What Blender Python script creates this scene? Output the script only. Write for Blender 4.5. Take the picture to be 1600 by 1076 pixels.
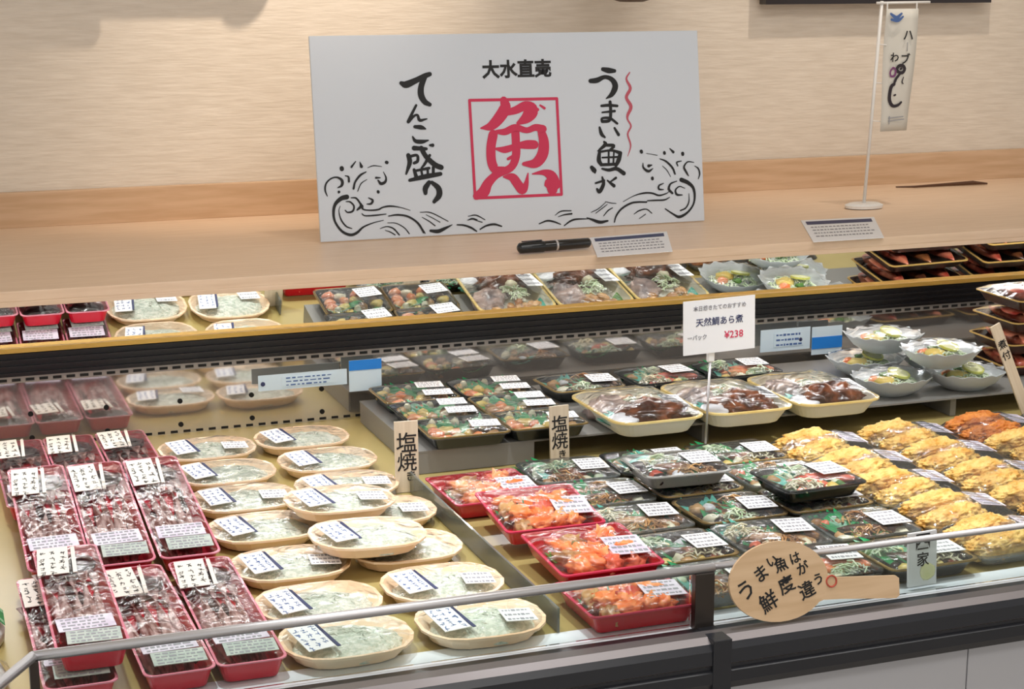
import bpy, bmesh, math, random
from mathutils import Vector, Matrix, noise, Euler
random.seed(7)
R = math.radians
SC = bpy.context.scene
COL = SC.collection
for o in list(bpy.data.objects): bpy.data.objects.remove(o)
DZ = 0.75            # height of the refrigerated deck above the shop floor

# ------------------------------------------------------------------ camera, world, lights
cam_d = bpy.data.cameras.new('camera'); cam = bpy.data.objects.new('camera', cam_d); COL.objects.link(cam)
cam_d.sensor_width = 36; cam_d.lens = 2683/1600*36; cam_d.clip_start = .02
cam.matrix_world = Matrix(((0.93749134, 0.07510472, -0.3398077, 0), (-0.34800861, 0.20232265, -0.91539912, 0), (0, 0.97643475, 0.21581282, 0.8+DZ), (0, 0, 0, 1)))
SC.camera = cam
W = bpy.data.worlds.new('world'); SC.world = W; W.use_nodes = True
W.node_tree.nodes['Background'].inputs[0].default_value = (1.0, .97, .93, 1)
W.node_tree.nodes['Background'].inputs[1].default_value = .55
SC.view_settings.view_transform = 'Standard'; SC.view_settings.look = 'None'
SC.view_settings.exposure = 0.35; SC.view_settings.gamma = 1; SC.view_settings.use_curve_mapping = False
def area(name, loc, target, sx, sy, power, color):
    d = bpy.data.lights.new(name, 'AREA'); d.shape = 'RECTANGLE'; d.size = sx; d.size_y = sy; d.energy = power; d.color = color
    o = bpy.data.objects.new(name, d); COL.objects.link(o); o.location = loc
    o.rotation_euler = (Vector(target)-Vector(loc)).to_track_quat('-Z', 'Y').to_euler(); return o
def spot(name, loc, target, power, angle, color, size=.04, blend=.6):
    d = bpy.data.lights.new(name, 'SPOT'); d.energy = power; d.spot_size = R(angle); d.spot_blend = blend; d.color = color; d.shadow_soft_size = size
    o = bpy.data.objects.new(name, d); COL.objects.link(o); o.location = loc
    o.rotation_euler = (Vector(target)-Vector(loc)).to_track_quat('-Z', 'Y').to_euler(); return o
area('ceiling_panel_light', (1.2, 1.5, 2.6), (1.1, 2.0, .75), 2.6, .35, 12, (1, .98, .96))
area('aisle_panel_light', (.6, -.1, 2.6), (.9, 1.8, .9), 2.4, .5, 13, (1, .97, .94))
spot('deck_spot_light', (.25, 2.05, 2.55), (.35, 2.2, .75), 54, 42, (.95, .98, 1), .05)
spot('deck_spot_light', (.95, 2.05, 2.55), (1.0, 2.2, .75), 54, 42, (.95, .98, 1), .05)
spot('deck_spot_light', (1.75, 2.05, 2.55), (1.7, 2.2, .75), 54, 42, (.95, .98, 1), .05)
area('added_glare_light', (1.4, 2.838, 1.0165), (1.4, 2.35, .80), 3.6, .004, 4.6, (.93, .97, 1))  # unseen strip added under the counter lip for glare on the film
spot('wall_spot_light', (.98, 2.86, 2.40), (.84, 3.53, 1.56), 46, 52, (1, .84, .68), .025, 1)
spot('wall_spot_light', (2.1, 2.90, 2.40), (2.15, 3.53, 1.42), 20, 66, (1, .88, .76), .025, 1)

# ------------------------------------------------------------------ materials
def lin(c):
    return tuple(((v/255)/12.92 if v/255 <= .04045 else (((v/255)+.055)/1.055)**2.4) for v in c)+(1,)
MATS = {}
def mat(name, col, rough=.5, metal=0, col2=None, scale=20, bump=0, bscale=None, stretch=None, spec=.5, detail=3, lo=.35, hi=.65, coat=0, sss=0, emit=0):
    if name in MATS: return MATS[name]
    m = bpy.data.materials.new(name); m.use_nodes = True; nt = m.node_tree; b = nt.nodes['Principled BSDF']
    b.inputs['Base Color'].default_value = lin(col); b.inputs['Roughness'].default_value = rough; b.inputs['Metallic'].default_value = metal
    b.inputs['Specular IOR Level'].default_value = spec; b.inputs['Coat Weight'].default_value = coat
    if emit: b.inputs['Emission Color'].default_value = lin(col); b.inputs['Emission Strength'].default_value = emit
    if col2 or bump:
        tc = nt.nodes.new('ShaderNodeTexCoord'); mp = nt.nodes.new('ShaderNodeMapping'); nt.links.new(tc.outputs['Object'], mp.inputs[0])
        if stretch: mp.inputs['Scale'].default_value = stretch
        oi = nt.nodes.new('ShaderNodeObjectInfo'); sm = nt.nodes.new('ShaderNodeVectorMath'); sm.operation = 'ADD'
        mul = nt.nodes.new('ShaderNodeMath'); mul.operation = 'MULTIPLY'; mul.inputs[1].default_value = 37
        nt.links.new(oi.outputs['Random'], mul.inputs[0]); nt.links.new(mp.outputs[0], sm.inputs[0]); nt.links.new(mul.outputs[0], sm.inputs[1])
    if col2:
        n = nt.nodes.new('ShaderNodeTexNoise'); n.inputs['Scale'].default_value = scale; n.inputs['Detail'].default_value = detail
        nt.links.new(sm.outputs[0], n.inputs['Vector'])
        r = nt.nodes.new('ShaderNodeValToRGB'); r.color_ramp.elements[0].color = lin(col); r.color_ramp.elements[1].color = lin(col2)
        r.color_ramp.elements[0].position = lo; r.color_ramp.elements[1].position = hi
        nt.links.new(n.outputs[0], r.inputs[0]); nt.links.new(r.outputs[0], b.inputs['Base Color'])
    if bump:
        n2 = nt.nodes.new('ShaderNodeTexNoise'); n2.inputs['Scale'].default_value = bscale or scale; n2.inputs['Detail'].default_value = 2
        nt.links.new(sm.outputs[0], n2.inputs['Vector'])
        bp = nt.nodes.new('ShaderNodeBump'); bp.inputs['Strength'].default_value = bump; bp.inputs['Distance'].default_value = .004
        nt.links.new(n2.outputs[0], bp.inputs['Height']); nt.links.new(bp.outputs[0], b.inputs['Normal'])
    MATS[name] = m; return m
def clear(name, tint=(255, 255, 255), rough=.12, bump=.35, bscale=35, ior=1.5, haze=0.0, stretch=(1, 1, 1)):
    """thin clear plastic or glass: fresnel-weighted gloss over transparency"""
    if name in MATS: return MATS[name]
    m = bpy.data.materials.new(name); m.use_nodes = True; nt = m.node_tree; nt.nodes.clear()
    N = nt.nodes.new; out = N('ShaderNodeOutputMaterial'); tr = N('ShaderNodeBsdfTransparent'); gl = N('ShaderNodeBsdfGlossy'); mx = N('ShaderNodeMixShader'); fr = N('ShaderNodeFresnel')
    tr.inputs[0].default_value = lin(tint); gl.inputs['Roughness'].default_value = rough; fr.inputs['IOR'].default_value = ior
    if bump:
        tc = N('ShaderNodeTexCoord'); mp = N('ShaderNodeMapping'); mp.inputs['Scale'].default_value = stretch; oi = N('ShaderNodeObjectInfo')
        ad = N('ShaderNodeVectorMath'); ad.operation = 'ADD'; mu = N('ShaderNodeMath'); mu.operation = 'MULTIPLY'; mu.inputs[1].default_value = 41
        n = N('ShaderNodeTexNoise'); n.inputs['Scale'].default_value = bscale; n.inputs['Detail'].default_value = 2; n.inputs['Distortion'].default_value = 1.2
        bp = N('ShaderNodeBump'); bp.inputs['Strength'].default_value = bump; bp.inputs['Distance'].default_value = .01
        L = nt.links.new; L(tc.outputs['Object'], mp.inputs[0]); L(mp.outputs[0], ad.inputs[0]); L(oi.outputs['Random'], mu.inputs[0]); L(mu.outputs[0], ad.inputs[1])
        L(ad.outputs[0], n.inputs['Vector']); L(n.outputs[0], bp.inputs['Height']); L(bp.outputs[0], gl.inputs['Normal']); L(bp.outputs[0], fr.inputs['Normal'])
    L = nt.links.new
    L(fr.outputs[0], mx.inputs[0]); L(tr.outputs[0], mx.inputs[1]); L(gl.outputs[0], mx.inputs[2])
    last = mx
    if haze:
        df = N('ShaderNodeBsdfDiffuse'); df.inputs[0].default_value = (.85, .87, .88, 1); m2 = N('ShaderNodeMixShader'); m2.inputs[0].default_value = haze
        L(mx.outputs[0], m2.inputs[1]); L(df.outputs[0], m2.inputs[2]); last = m2
    L(last.outputs[0], out.inputs[0]); MATS[name] = m; return m
M = dict(
    counter=mat('counter wood', (240, 212, 184), .38, col2=(228, 198, 168), scale=9, stretch=(1, 14, 14), bump=.05, lo=.3, hi=.7),
    splash=mat('backsplash wood', (212, 178, 144), .42, col2=(198, 162, 126), scale=7, stretch=(1, 12, 12), bump=.05),
    wall=mat('wall panel', (228, 216, 200), .6, col2=(215, 202, 185), scale=14, stretch=(1, 8, 9), bump=.25, bscale=22, lo=.3, hi=.7),
    deck=mat('golden deck', (182, 164, 106), .32, metal=.0, col2=(168, 150, 94), scale=5, bump=.03, spec=.6),
    ceil=mat('ceiling paint', (235, 232, 226), .8), floor=mat('floor tile', (176, 168, 158), .4, col2=(165, 158, 150), scale=3),
    black=mat('black band', (20, 20, 24), .35), blackp=mat('black plastic', (24, 27, 30), .22, spec=.6),
    slot=mat('slot dark', (8, 8, 8), .8), steel=mat('rail steel', (214, 212, 214), .38, metal=.85), dsteel=mat('dark steel', (84, 78, 74), .3, metal=.9),
    sill=mat('white enamel sill', (240, 246, 252), .25, spec=.8), bumper=mat('bumper', (38, 40, 46), .28, spec=.6), bumptop=mat('bumper lip', (128, 122, 122), .35, metal=.6),
    kick=mat('kick panel', (194, 194, 198), .5), panelg=mat('vent strip', (150, 144, 138), .4, metal=.4),
    gold=mat('gold trim', (196, 164, 84), .35, metal=.5),
    white=mat('sign white', (212, 218, 226), .16, spec=.5), paper=mat('paper', (238, 238, 240), .6), creamp=mat('cream label paper', (240, 234, 224), .6),
    ink=mat('ink', (18, 18, 20), .6), navy=mat('navy ink', (46, 54, 96), .6), blueink=mat('blue ink', (74, 104, 160), .6), redink=mat('red ink', (206, 44, 84), .5), pink=mat('rose ink', (190, 84, 100), .6), palegrn=mat('pale green ink', (150, 190, 150), .6), greyink=mat('grey ink', (150, 150, 156), .6), sky=mat('blue ink block', (30, 128, 220), .5), paleblue=mat('pale blue card', (206, 226, 240), .5), seal=mat('vermilion ink', (186, 78, 58), .6),
    silver=mat('lilac silver label', (206, 194, 214), .35, col2=(228, 224, 236), scale=60), rlabel=mat('reverse label', (196, 204, 196), .6, col2=(170, 182, 176), scale=90),
    redtray=mat('red tray', (206, 24, 48), .28, spec=.6), redrim=mat('red tray rim', (236, 150, 168), .3), redbox=mat('vermilion box', (196, 22, 36), .25, spec=.6), boxrim=mat('box rim', (206, 60, 92), .3), boxin=mat('box side black', (38, 24, 26), .3),
    foam=mat('peach foam tray', (252, 228, 200), .6, col2=(248, 212, 174), scale=14), wfoam=mat('white foam tray', (236, 232, 214), .55), creamrim=mat('cream tray', (238, 216, 150), .45, col2=(228, 198, 120), scale=12),
    greytray=mat('grey tray', (128, 126, 122), .35), btray=mat('black tray', (16, 22, 22), .2, spec=.7), goldrim=mat('gilt rim', (190, 156, 90), .35),
    bait=mat('whitebait', (232, 234, 222), .35, col2=(196, 206, 190), scale=150, bump=.9, bscale=260, lo=.4, hi=.6),
    fish=mat('grilled fish', (122, 78, 70), .3, col2=(214, 188, 182), scale=60, stretch=(2.6, .5, 1), bump=.5, bscale=60, lo=.42, hi=.62),
    fishdk=mat('dark grilled fish', (66, 36, 26), .28, col2=(150, 88, 54), scale=30, bump=.6, bscale=60, lo=.4, hi=.68),
    browntray=mat('dark brown tray', (58, 34, 28), .3), glaze=mat('glazed fillet', (150, 52, 40), .28, col2=(206, 130, 100), scale=30, bump=.5, bscale=50), roast=mat('roasted fish', (140, 84, 44), .32, col2=(70, 34, 20), scale=24, bump=.5, bscale=50), sea=mat('sea bream skin', (120, 110, 112), .3, col2=(196, 170, 160), scale=26, bump=.3, bscale=50),
    orange=mat('salmon', (232, 112, 52), .3, col2=(250, 168, 110), scale=26, stretch=(1, 3, 1), bump=.3, bscale=50), coral=mat('coral seafood', (206, 62, 44), .3, col2=(238, 134, 100), scale=30, bump=.4, bscale=60),
    brownf=mat('simmered morsels', (150, 100, 60), .35, col2=(208, 164, 108), scale=34, bump=.4, bscale=60), yellowf=mat('egg yellow', (236, 214, 130), .45, col2=(224, 190, 90), scale=26, bump=.4),
    batter=mat('tempura batter', (244, 206, 122), .55, col2=(224, 164, 72), scale=46, bump=1, bscale=120, lo=.4, hi=.66), batter2=mat('browned batter', (226, 142, 60), .55, col2=(200, 112, 40), scale=46, bump=1, bscale=120),
    green=mat('green leaf sheet', (14, 158, 88), .3, col2=(22, 122, 74), scale=30), teal=mat('teal sheet', (88, 176, 160), .3), herb=mat('herb', (96, 142, 50), .5, col2=(60, 110, 40), scale=60), lemon=mat('lemon', (248, 246, 206), .35, col2=(240, 240, 180), scale=60), lime=mat('lemon peel', (222, 222, 110), .4), cream=mat('white garnish', (240, 236, 214), .45, col2=(222, 214, 180), scale=50, bump=.6), onion=mat('pale shreds', (226, 232, 214), .45, col2=(192, 214, 170), scale=70, bump=.8),
    gapshade=mat('dark gap shade', (84, 52, 30), .5), sauce=mat('dark garnish', (34, 16, 22), .22), purple=mat('purple garnish', (120, 60, 110), .4), packet=mat('white packets', (236, 238, 244), .4),
    slip=mat('pale wood slip', (216, 200, 176), .55, col2=(204, 186, 160), scale=9, stretch=(16, 16, 1)), paddle=mat('pale wood paddle', (222, 190, 152), .5, col2=(208, 174, 134), scale=8, stretch=(1, 10, 10)),
    cloth=mat('banner cloth', (214, 210, 200), .7), wplast=mat('white plastic', (232, 230, 226), .35), pen=mat('black pen', (20, 18, 18), .2, spec=.7), frame=mat('black frame', (34, 24, 24), .3), art=mat('poster print', (120, 100, 86), .5, col2=(160, 140, 120), scale=6), lampm=mat('lamp grey', (96, 84, 76), .5), bag=mat('white bagged fish', (226, 228, 222), .35, col2=(200, 206, 204), scale=40, bump=.7, bscale=50),
    film=clear('cling film', rough=.16, bump=.5, bscale=26, ior=1.45), lid=clear('clear lid', rough=.12, bump=.45, bscale=30, ior=1.5, tint=(250, 252, 252), haze=.03), cleartray=clear('clear tray plastic', rough=.15, bump=.2, bscale=40, ior=1.4, tint=(244, 248, 248), haze=.12), glass=clear('guard glass', rough=.02, bump=0, ior=1.4, tint=(248, 252, 250)), bowl=clear('pale clear bowl', rough=.14, bump=.3, bscale=50, ior=1.55, tint=(236, 246, 248), haze=.5), acryl=clear('acrylic divider', rough=.06, bump=0, ior=1.5, tint=(214, 222, 190), haze=.12),
)
def mirror_mat(name, rough, col, mixd=0, dcol=(.3, .28, .26, 1)):
    m = bpy.data.materials.new(name); m.use_nodes = True; nt = m.node_tree; nt.nodes.clear(); N = nt.nodes.new
    out = N('ShaderNodeOutputMaterial'); g = N('ShaderNodeBsdfGlossy'); g.inputs[0].default_value = col; g.inputs['Roughness'].default_value = rough
    if mixd:
        d = N('ShaderNodeBsdfDiffuse'); d.inputs[0].default_value = dcol; x = N('ShaderNodeMixShader'); x.inputs[0].default_value = mixd
        nt.links.new(g.outputs[0], x.inputs[1]); nt.links.new(d.outputs[0], x.inputs[2]); nt.links.new(x.outputs[0], out.inputs[0])
    else: nt.links.new(g.outputs[0], out.inputs[0])
    return m
M['mirror'] = mirror_mat('mirror', .015, (.93, .94, .9, 1)); M['hazy'] = mirror_mat('polished steel', .06, (.82, .8, .78, 1), .34, (.33, .31, .29, 1))

# ------------------------------------------------------------------ object helpers
def finish(bm, name, mats, parent=None, loc=(0, 0, 0), rot=(0, 0, 0), smooth=False):
    me = bpy.data.meshes.new(name); bmesh.ops.recalc_face_normals(bm, faces=bm.faces[:]); bm.to_mesh(me); bm.free()
    for m in (mats if isinstance(mats, (list, tuple)) else [mats]): me.materials.append(M[m] if isinstance(m, str) else m)
    if smooth:
        for p in me.polygons: p.use_smooth = True
    return link(me, name, parent, loc, rot)
def link(me, name, parent=None, loc=(0, 0, 0), rot=(0, 0, 0), scale=(1, 1, 1)):
    o = bpy.data.objects.new(name, me); COL.objects.link(o); o.parent = parent; o.location = loc; o.rotation_euler = rot; o.scale = scale; return o
def thing(name, label, cat, loc=(0, 0, 0), rot=(0, 0, 0), group=None):
    o = bpy.data.objects.new(name, None); COL.objects.link(o); o.empty_display_size = .02; o.location = loc; o.rotation_euler = rot
    return tag(o, label, cat, group)
def tag(o, label, cat, group=None):
    o['label'] = label; o['category'] = cat
    if group: o['group'] = group
    return o
def copy_tree(o, parent=None):
    c = o.copy(); COL.objects.link(c); c.parent = parent
    for ch in list(o.children): copy_tree(ch, c)
    return c
def place(proto, loc, rot, label, group=None, scale=None):
    if proto.get('used'): o = copy_tree(proto)
    else: o = proto; proto['used'] = 1
    o.location = (loc[0], loc[1], loc[2]+.0012); o.rotation_euler = rot; o['label'] = label
    if scale: o.scale = scale
    if group: o['group'] = group
    return o
def box(bm, c, s, mi=0, rot=None):
    r = bmesh.ops.create_cube(bm, size=1); vs = r['verts']
    mt = Matrix.Translation(c) @ (Euler(rot).to_matrix().to_4x4() if rot else Matrix()) @ Matrix.Diagonal((*s, 1))
    bmesh.ops.transform(bm, matrix=mt, verts=vs)
    for f in {f for v in vs for f in v.link_faces}: f.material_index = mi
    return vs
def bbox(name, lo, hi, m, parent=None, bev=0):
    bm = bmesh.new(); box(bm, [(a+b)/2 for a, b in zip(lo, hi)], [b-a for a, b in zip(lo, hi)])
    if bev: bmesh.ops.bevel(bm, geom=bm.edges[:], offset=bev, segments=2, affect='EDGES', profile=.6)
    return finish(bm, name, m, parent)
def struct(o): o['kind'] = 'structure'; return o
def tube(bm, pts, rad, seg=10, mi=0):
    pts = [Vector(p) for p in pts]; rings = []
    for i, p in enumerate(pts):
        d = (pts[min(i+1, len(pts)-1)]-pts[max(i-1, 0)]).normalized(); a = d.orthogonal().normalized(); b = d.cross(a)
        r = rad[i] if isinstance(rad, (list, tuple)) else rad
        rings.append([bm.verts.new(p+(a*math.cos(t)+b*math.sin(t))*r) for t in [2*math.pi*k/seg for k in range(seg)]])
    for i in range(len(rings)-1):
        best = min(range(seg), key=lambda s: sum((rings[i][k].co-rings[i+1][(k+s) % seg].co).length for k in range(seg)))
        rings[i+1] = rings[i+1][best:]+rings[i+1][:best]
        for k in range(seg):
            f = bm.faces.new((rings[i][k], rings[i][(k+1) % seg], rings[i+1][(k+1) % seg], rings[i+1][k])); f.material_index = mi
    for rg in (rings[0], rings[-1]):
        f = bm.faces.new(rg); f.material_index = mi
def loops(bm, Ls, cap0=True, cap1=True, mi=0, mis=None):
    rings = [[bm.verts.new(p) for p in L] for L in Ls]
    for i in range(len(rings)-1):
        n = len(rings[i])
        for k in range(n):
            f = bm.faces.new((rings[i][k], rings[i][(k+1) % n], rings[i+1][(k+1) % n], rings[i+1][k])); f.material_index = mis[i] if mis else mi
    if cap0: bm.faces.new(rings[0]).material_index = mis[0] if mis else mi
    if cap1: bm.faces.new(rings[-1]).material_index = mis[-1] if mis else mi
    return rings
def rrect(w, d, r, n=4):
    P = []
    for cx, cy, a0 in ((w/2-r, d/2-r, 0), (-w/2+r, d/2-r, 90), (-w/2+r, -d/2+r, 180), (w/2-r, -d/2+r, 270)):
        for k in range(n+1):
            a = R(a0+90*k/n); P.append((cx+r*math.cos(a), cy+r*math.sin(a)))
    return P
def boat(w, d, n=5):
    """long octagon with blunt pointed ends, as on a whitebait tray"""
    h = [(w/2, d*.13), (w*.455, d*.28), (w*.36, d*.42), (w*.22, d*.485), (0, d*.5), (-w*.22, d*.485), (-w*.36, d*.42), (-w*.455, d*.28), (-w/2, d*.13)]
    return h+[(x*-1, -y) for x, y in h]
def oval(w, d, n=28, p=2.6):
    P = []
    for k in range(n):
        a = 2*math.pi*k/n; c, s = math.cos(a), math.sin(a)
        P.append((w/2*abs(c)**(2/p)*(1 if c >= 0 else -1), d/2*abs(s)**(2/p)*(1 if s >= 0 else -1)))
    return P
def off(P, k, kd=None):
    """outline moved inwards by k metres (approximately)"""
    mx = max(abs(x) for x, y in P); my = max(abs(y) for x, y in P)
    return [(x*(1-k/mx), y*(1-(kd or k)/my)) for x, y in P]
def at_z(P, z): return [(x, y, z) for x, y in P]
def tray_me(name, P, h, flare, rim, t, mats, wave=0):
    """tray: outer wall, rim, inner wall, floor. mats = (body, rim)"""
    bm = bmesh.new()
    base = off(P, flare+rim)
    zr = [h+wave*math.sin(6*math.atan2(y, x)) for x, y in P]
    L = [at_z(off(base, .004), 0), at_z(base, .002), [(x, y, z-t) for (x, y), z in zip(off(P, rim), zr)], [(x, y, z-t) for (x, y), z in zip(P, zr)], [(x, y, z) for (x, y), z in zip(P, zr)], [(x, y, z) for (x, y), z in zip(off(P, rim), zr)], at_z(off(base, t), .002+t)]
    loops(bm, L, mis=[0, 0, 1, 1, 1, 0])
    me = bpy.data.meshes.new(name); bmesh.ops.recalc_face_normals(bm, faces=bm.faces[:]); bm.to_mesh(me); bm.free()
    for m in mats: me.materials.append(M[m])
    return me
def film_me(name, P, z0, z1, m, seed=0, rings=6, dome=2.0, amp=.0015, skirt=0):
    """film or lid stretched over an outline and bulging over the food"""
    bm = bmesh.new(); Ls = []
    if skirt: Ls.append(at_z(P, z0-skirt))
    for i in range(rings):
        k = i/rings
        Ls.append([(x*(1-k), y*(1-k), z0+(z1-z0)*(1-(1-k)**dome)+(amp*noise.noise(Vector((x*(1-k)*60, y*(1-k)*60, seed*3.1))) if i else 0)) for x, y in P])
    loops(bm, Ls, cap0=False)
    me = bpy.data.meshes.new(name); bm.to_mesh(me); bm.free(); me.materials.append(M[m])
    for p in me.polygons: p.use_smooth = True
    return me
def lump_me(name, rx, ry, rz, m, seed=0, amp=.25, freq=2.2, sub=3, flat=0):
    bm = bmesh.new(); bmesh.ops.create_icosphere(bm, subdivisions=sub, radius=1)
    for v in bm.verts:
        d = v.co.normalized(); k = 1+amp*noise.fractal(d*freq+Vector((seed*5.3, seed, -seed)), .8, 2, 3)
        v.co = Vector((d.x*rx*k, d.y*ry*k, max(d.z, -flat if flat else -1)*rz*k))
    me = bpy.data.meshes.new(name); bm.to_mesh(me); bm.free(); me.materials.append(M[m])
    for p in me.polygons: p.use_smooth = True
    return me
def fish_me(name, L, w, h, m, seed=0, bend=.0, tail=True):
    """body of a small fish along y, with tail fork"""
    bm = bmesh.new(); n = 12; seg = 10; Ls = []
    for i in range(n+1):
        t = i/n; y = (t-.5)*L*(.84 if tail else 1); prof = max(.06, math.sin(math.pi*min(1, t*.93+.07))**.7*(1-.35*t))
        cx = bend*math.sin(math.pi*t)+.0015*noise.noise(Vector((t*4, seed, 0)))
        Ls.append([(cx+w/2*prof*math.cos(a), y, h*.5+h/2*prof*math.sin(a)) for a in [2*math.pi*k/seg for k in range(seg)]])
    if tail:
        y0 = .5*L*.84
        for yy, ww in ((y0+.04*L, .35), (y0+.16*L, .8)):
            Ls.append([(w/2*ww*math.cos(a), yy, h*.5+h*.07*math.sin(a)) for a in [2*math.pi*k/seg for k in range(seg)]])
    loops(bm, Ls)
    me = bpy.data.meshes.new(name); bmesh.ops.recalc_face_normals(bm, faces=bm.faces[:]); bm.to_mesh(me); bm.free(); me.materials.append(M[m])
    for p in me.polygons: p.use_smooth = True
    return me
def leaf_me(name, w, h, m='green', teeth=6, curl=.006):
    """upright green divider sheet with a toothed top edge"""
    bm = bmesh.new(); n = teeth*2; t = .0006
    front = []; 
    for s in (0, 1):
        rb = []; rt = []
        for i in range(n+1):
            x = (i/n-.5)*w; y = curl*math.sin(i/n*math.pi*1.4)+s*t; hh = h*(1 if i % 2 else .66)*(1-.25*abs(i/n-.5))
            rb.append(bm.verts.new((x, y, 0))); rt.append(bm.verts.new((x, y+hh*.35, hh)))
        front.append((rb, rt))
    for i in range(n):
        for rb, rt in front: bm.faces.new((rb[i], rb[i+1], rt[i+1], rt[i]))
        bm.faces.new((front[0][1][i], front[0][1][i+1], front[1][1][i+1], front[1][1][i]))
    me = bpy.data.meshes.new(name); bm.to_mesh(me); bm.free(); me.materials.append(M[m]); return me
def slice_me(name, r, t, seed=0):
    bm = bmesh.new(); n = 20
    L = [[(r*k*math.cos(a), r*k*math.sin(a), z) for a in [2*math.pi*i/n for i in range(n)]] for k, z in ((1, 0), (1, t), (.86, t), (.8, t*.8))]
    loops(bm, L, mis=[1, 1, 0])
    me = bpy.data.meshes.new(name); bm.to_mesh(me); bm.free(); me.materials.append(M['lemon']); me.materials.append(M['lime']); return me
def shreds_me(name, rx, ry, rz, m, n=26, seed=0, ln=.02, th=.0013):
    """heap of thin shreds"""
    rnd = random.Random(seed); bm = bmesh.new()
    for i in range(n):
        a = rnd.uniform(0, 6.28); k = rnd.random()**.5; x, y = rx*k*math.cos(a), ry*k*math.sin(a); z = rz*(1-k*k)*rnd.uniform(.3, 1)+th
        b = rnd.uniform(0, 6.28); l = ln*rnd.uniform(.6, 1.2)/2; d = Vector((math.cos(b)*l, math.sin(b)*l, 0))
        tube(bm, [Vector((x, y, z))-d, Vector((x, y, z+l*.35)), Vector((x, y, z))+d], th, 5)
    me = bpy.data.meshes.new(name); bmesh.ops.recalc_face_normals(bm, faces=bm.faces[:]); bm.to_mesh(me); bm.free(); me.materials.append(M[m]); return me
def label_me(name, w, d, seed=0, paper='paper', ink='navy', lines=4, bar=None, cols=False, barmat='ink'):
    """thin printed label; marks are rows of tiny bars as small as the print in the picture"""
    rnd = random.Random(seed); bm = bmesh.new(); box(bm, (0, 0, .0004), (w, d, .0008), 0)
    z = .0009
    if cols:     # upright lines of brush print
        for c in range(lines):
            x = w*(.32-.64*c/max(1, lines-1)); y = d*.38
            while y > -d*.38:
                l = d*rnd.uniform(.10, .2)*(.55 if rnd.random() < .3 else 1)
                for q in range(4): box(bm, (x+rnd.uniform(-.06, .06)*w, y-l/2+rnd.uniform(-.05, .05)*d, z+.0001*q), ((w*rnd.uniform(.08, .17), w*.022, .0003) if q % 2 else (w*.025, l*rnd.uniform(.25, .75), .0003)), 1, (0, 0, rnd.uniform(-.4, .4)))
                y -= l*1.35
    else:
        for c in range(lines):
            y = d*(.36-.72*c/max(1, lines-1)); x = -w*.42
            while x < w*.36:
                l = w*rnd.uniform(.04, .14); box(bm, (x+l/2, y, z), (l, d*.5/lines*rnd.uniform(.5, 1), .0003), 1); x += l+w*.035
    if bar: box(bm, bar[:2]+(z,), (bar[2], bar[3], .0004), 2)
    me = bpy.data.meshes.new(name); bm.to_mesh(me); bm.free()
    for m in (paper, ink, barmat): me.materials.append(M[m])
    return me
def glyphs(name, s, size, m, parent, loc, rot=(0, 0, 0), bold=0, depth=.0002, align='CENTER', sx=1):
    cu = bpy.data.curves.new(name, 'FONT'); cu.body = s; cu.size = size; cu.align_x = align; cu.align_y = 'CENTER'; cu.offset = bold; cu.extrude = depth; cu.resolution_u = 2; cu.space_line = .95
    t = bpy.data.objects.new(name, cu); COL.objects.link(t); bpy.context.view_layer.update()
    me = bpy.data.meshes.new_from_object(t.evaluated_get(bpy.context.evaluated_depsgraph_get())); bpy.data.objects.remove(t); bpy.data.curves.remove(cu)
    me.materials.clear(); me.materials.append(M[m]); me.name = name
    return link(me, name, parent, loc, rot, (sx, 1, 1))
def catmull(P, n=5):
    if len(P) < 3: return [tuple(P[0][k]+(P[1][k]-P[0][k])*i/n for k in range(3)) for i in range(n+1)]
    Q = [tuple(2*a-b for a, b in zip(P[0], P[1]))]+P+[tuple(2*a-b for a, b in zip(P[-1], P[-2]))]; out = []
    for i in range(1, len(Q)-2):
        for j in range(n):
            t = j/n; out.append(tuple(.5*((2*Q[i][k])+(-Q[i-1][k]+Q[i+1][k])*t+(2*Q[i-1][k]-5*Q[i][k]+4*Q[i+1][k]-Q[i+2][k])*t*t+(-Q[i-1][k]+3*Q[i][k]-3*Q[i+1][k]+Q[i+2][k])*t**3) for k in range(3)))
    out.append(P[-1]); return out
def strokes_me(name, data, m, unit=.001, th=.0003, k=1.0):
    """brush strokes: ribbons of varying width with round ends, in the XZ plane facing -Y; data 'x,z,width x,z,width / ...'"""
    bm = bmesh.new()
    for si, s in enumerate(data.split(' / ')):
        P = catmull([tuple(float(v) for v in p.split(',')) for p in s.split()]); prev = None; y = -th-.00009*(si % 7)
        for i, (x, z, w) in enumerate(P):
            a = P[max(0, i-1)]; b = P[min(len(P)-1, i+1)]; d = Vector((b[0]-a[0], b[1]-a[1])); d = d.normalized() if d.length else Vector((1, 0)); nn = Vector((-d.y, d.x))*max(w, .8)*k/2
            cur = (bm.verts.new(((x+nn.x)*unit, y, (z+nn.y)*unit)), bm.verts.new(((x-nn.x)*unit, y, (z-nn.y)*unit)))
            y -= .000005
            if prev: bm.faces.new((prev[0], prev[1], cur[1], cur[0]))
            prev = cur
            if i in (0, len(P)-1):
                bm.faces.new([bm.verts.new(((x+max(w, .8)*k/2*math.cos(t))*unit, y, (z+max(w, .8)*k/2*math.sin(t))*unit)) for t in [2*math.pi*k/10 for k in range(10)]])
    me = bpy.data.meshes.new(name); bm.to_mesh(me); bm.free(); me.materials.append(M[m]); return me

# ------------------------------------------------------------------ the shop: floor, wall, ceiling
struct(bbox('floor', (-3, -2.5, -DZ-.05), (6, 3.7, -DZ), 'floor'))
struct(bbox('wall_back', (-3, 3.53, -DZ), (6, 3.63, 1.95), 'wall'))
struct(bbox('ceiling', (-3, -2.5, 1.95), (6, 3.7, 2.0), 'ceil'))

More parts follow.
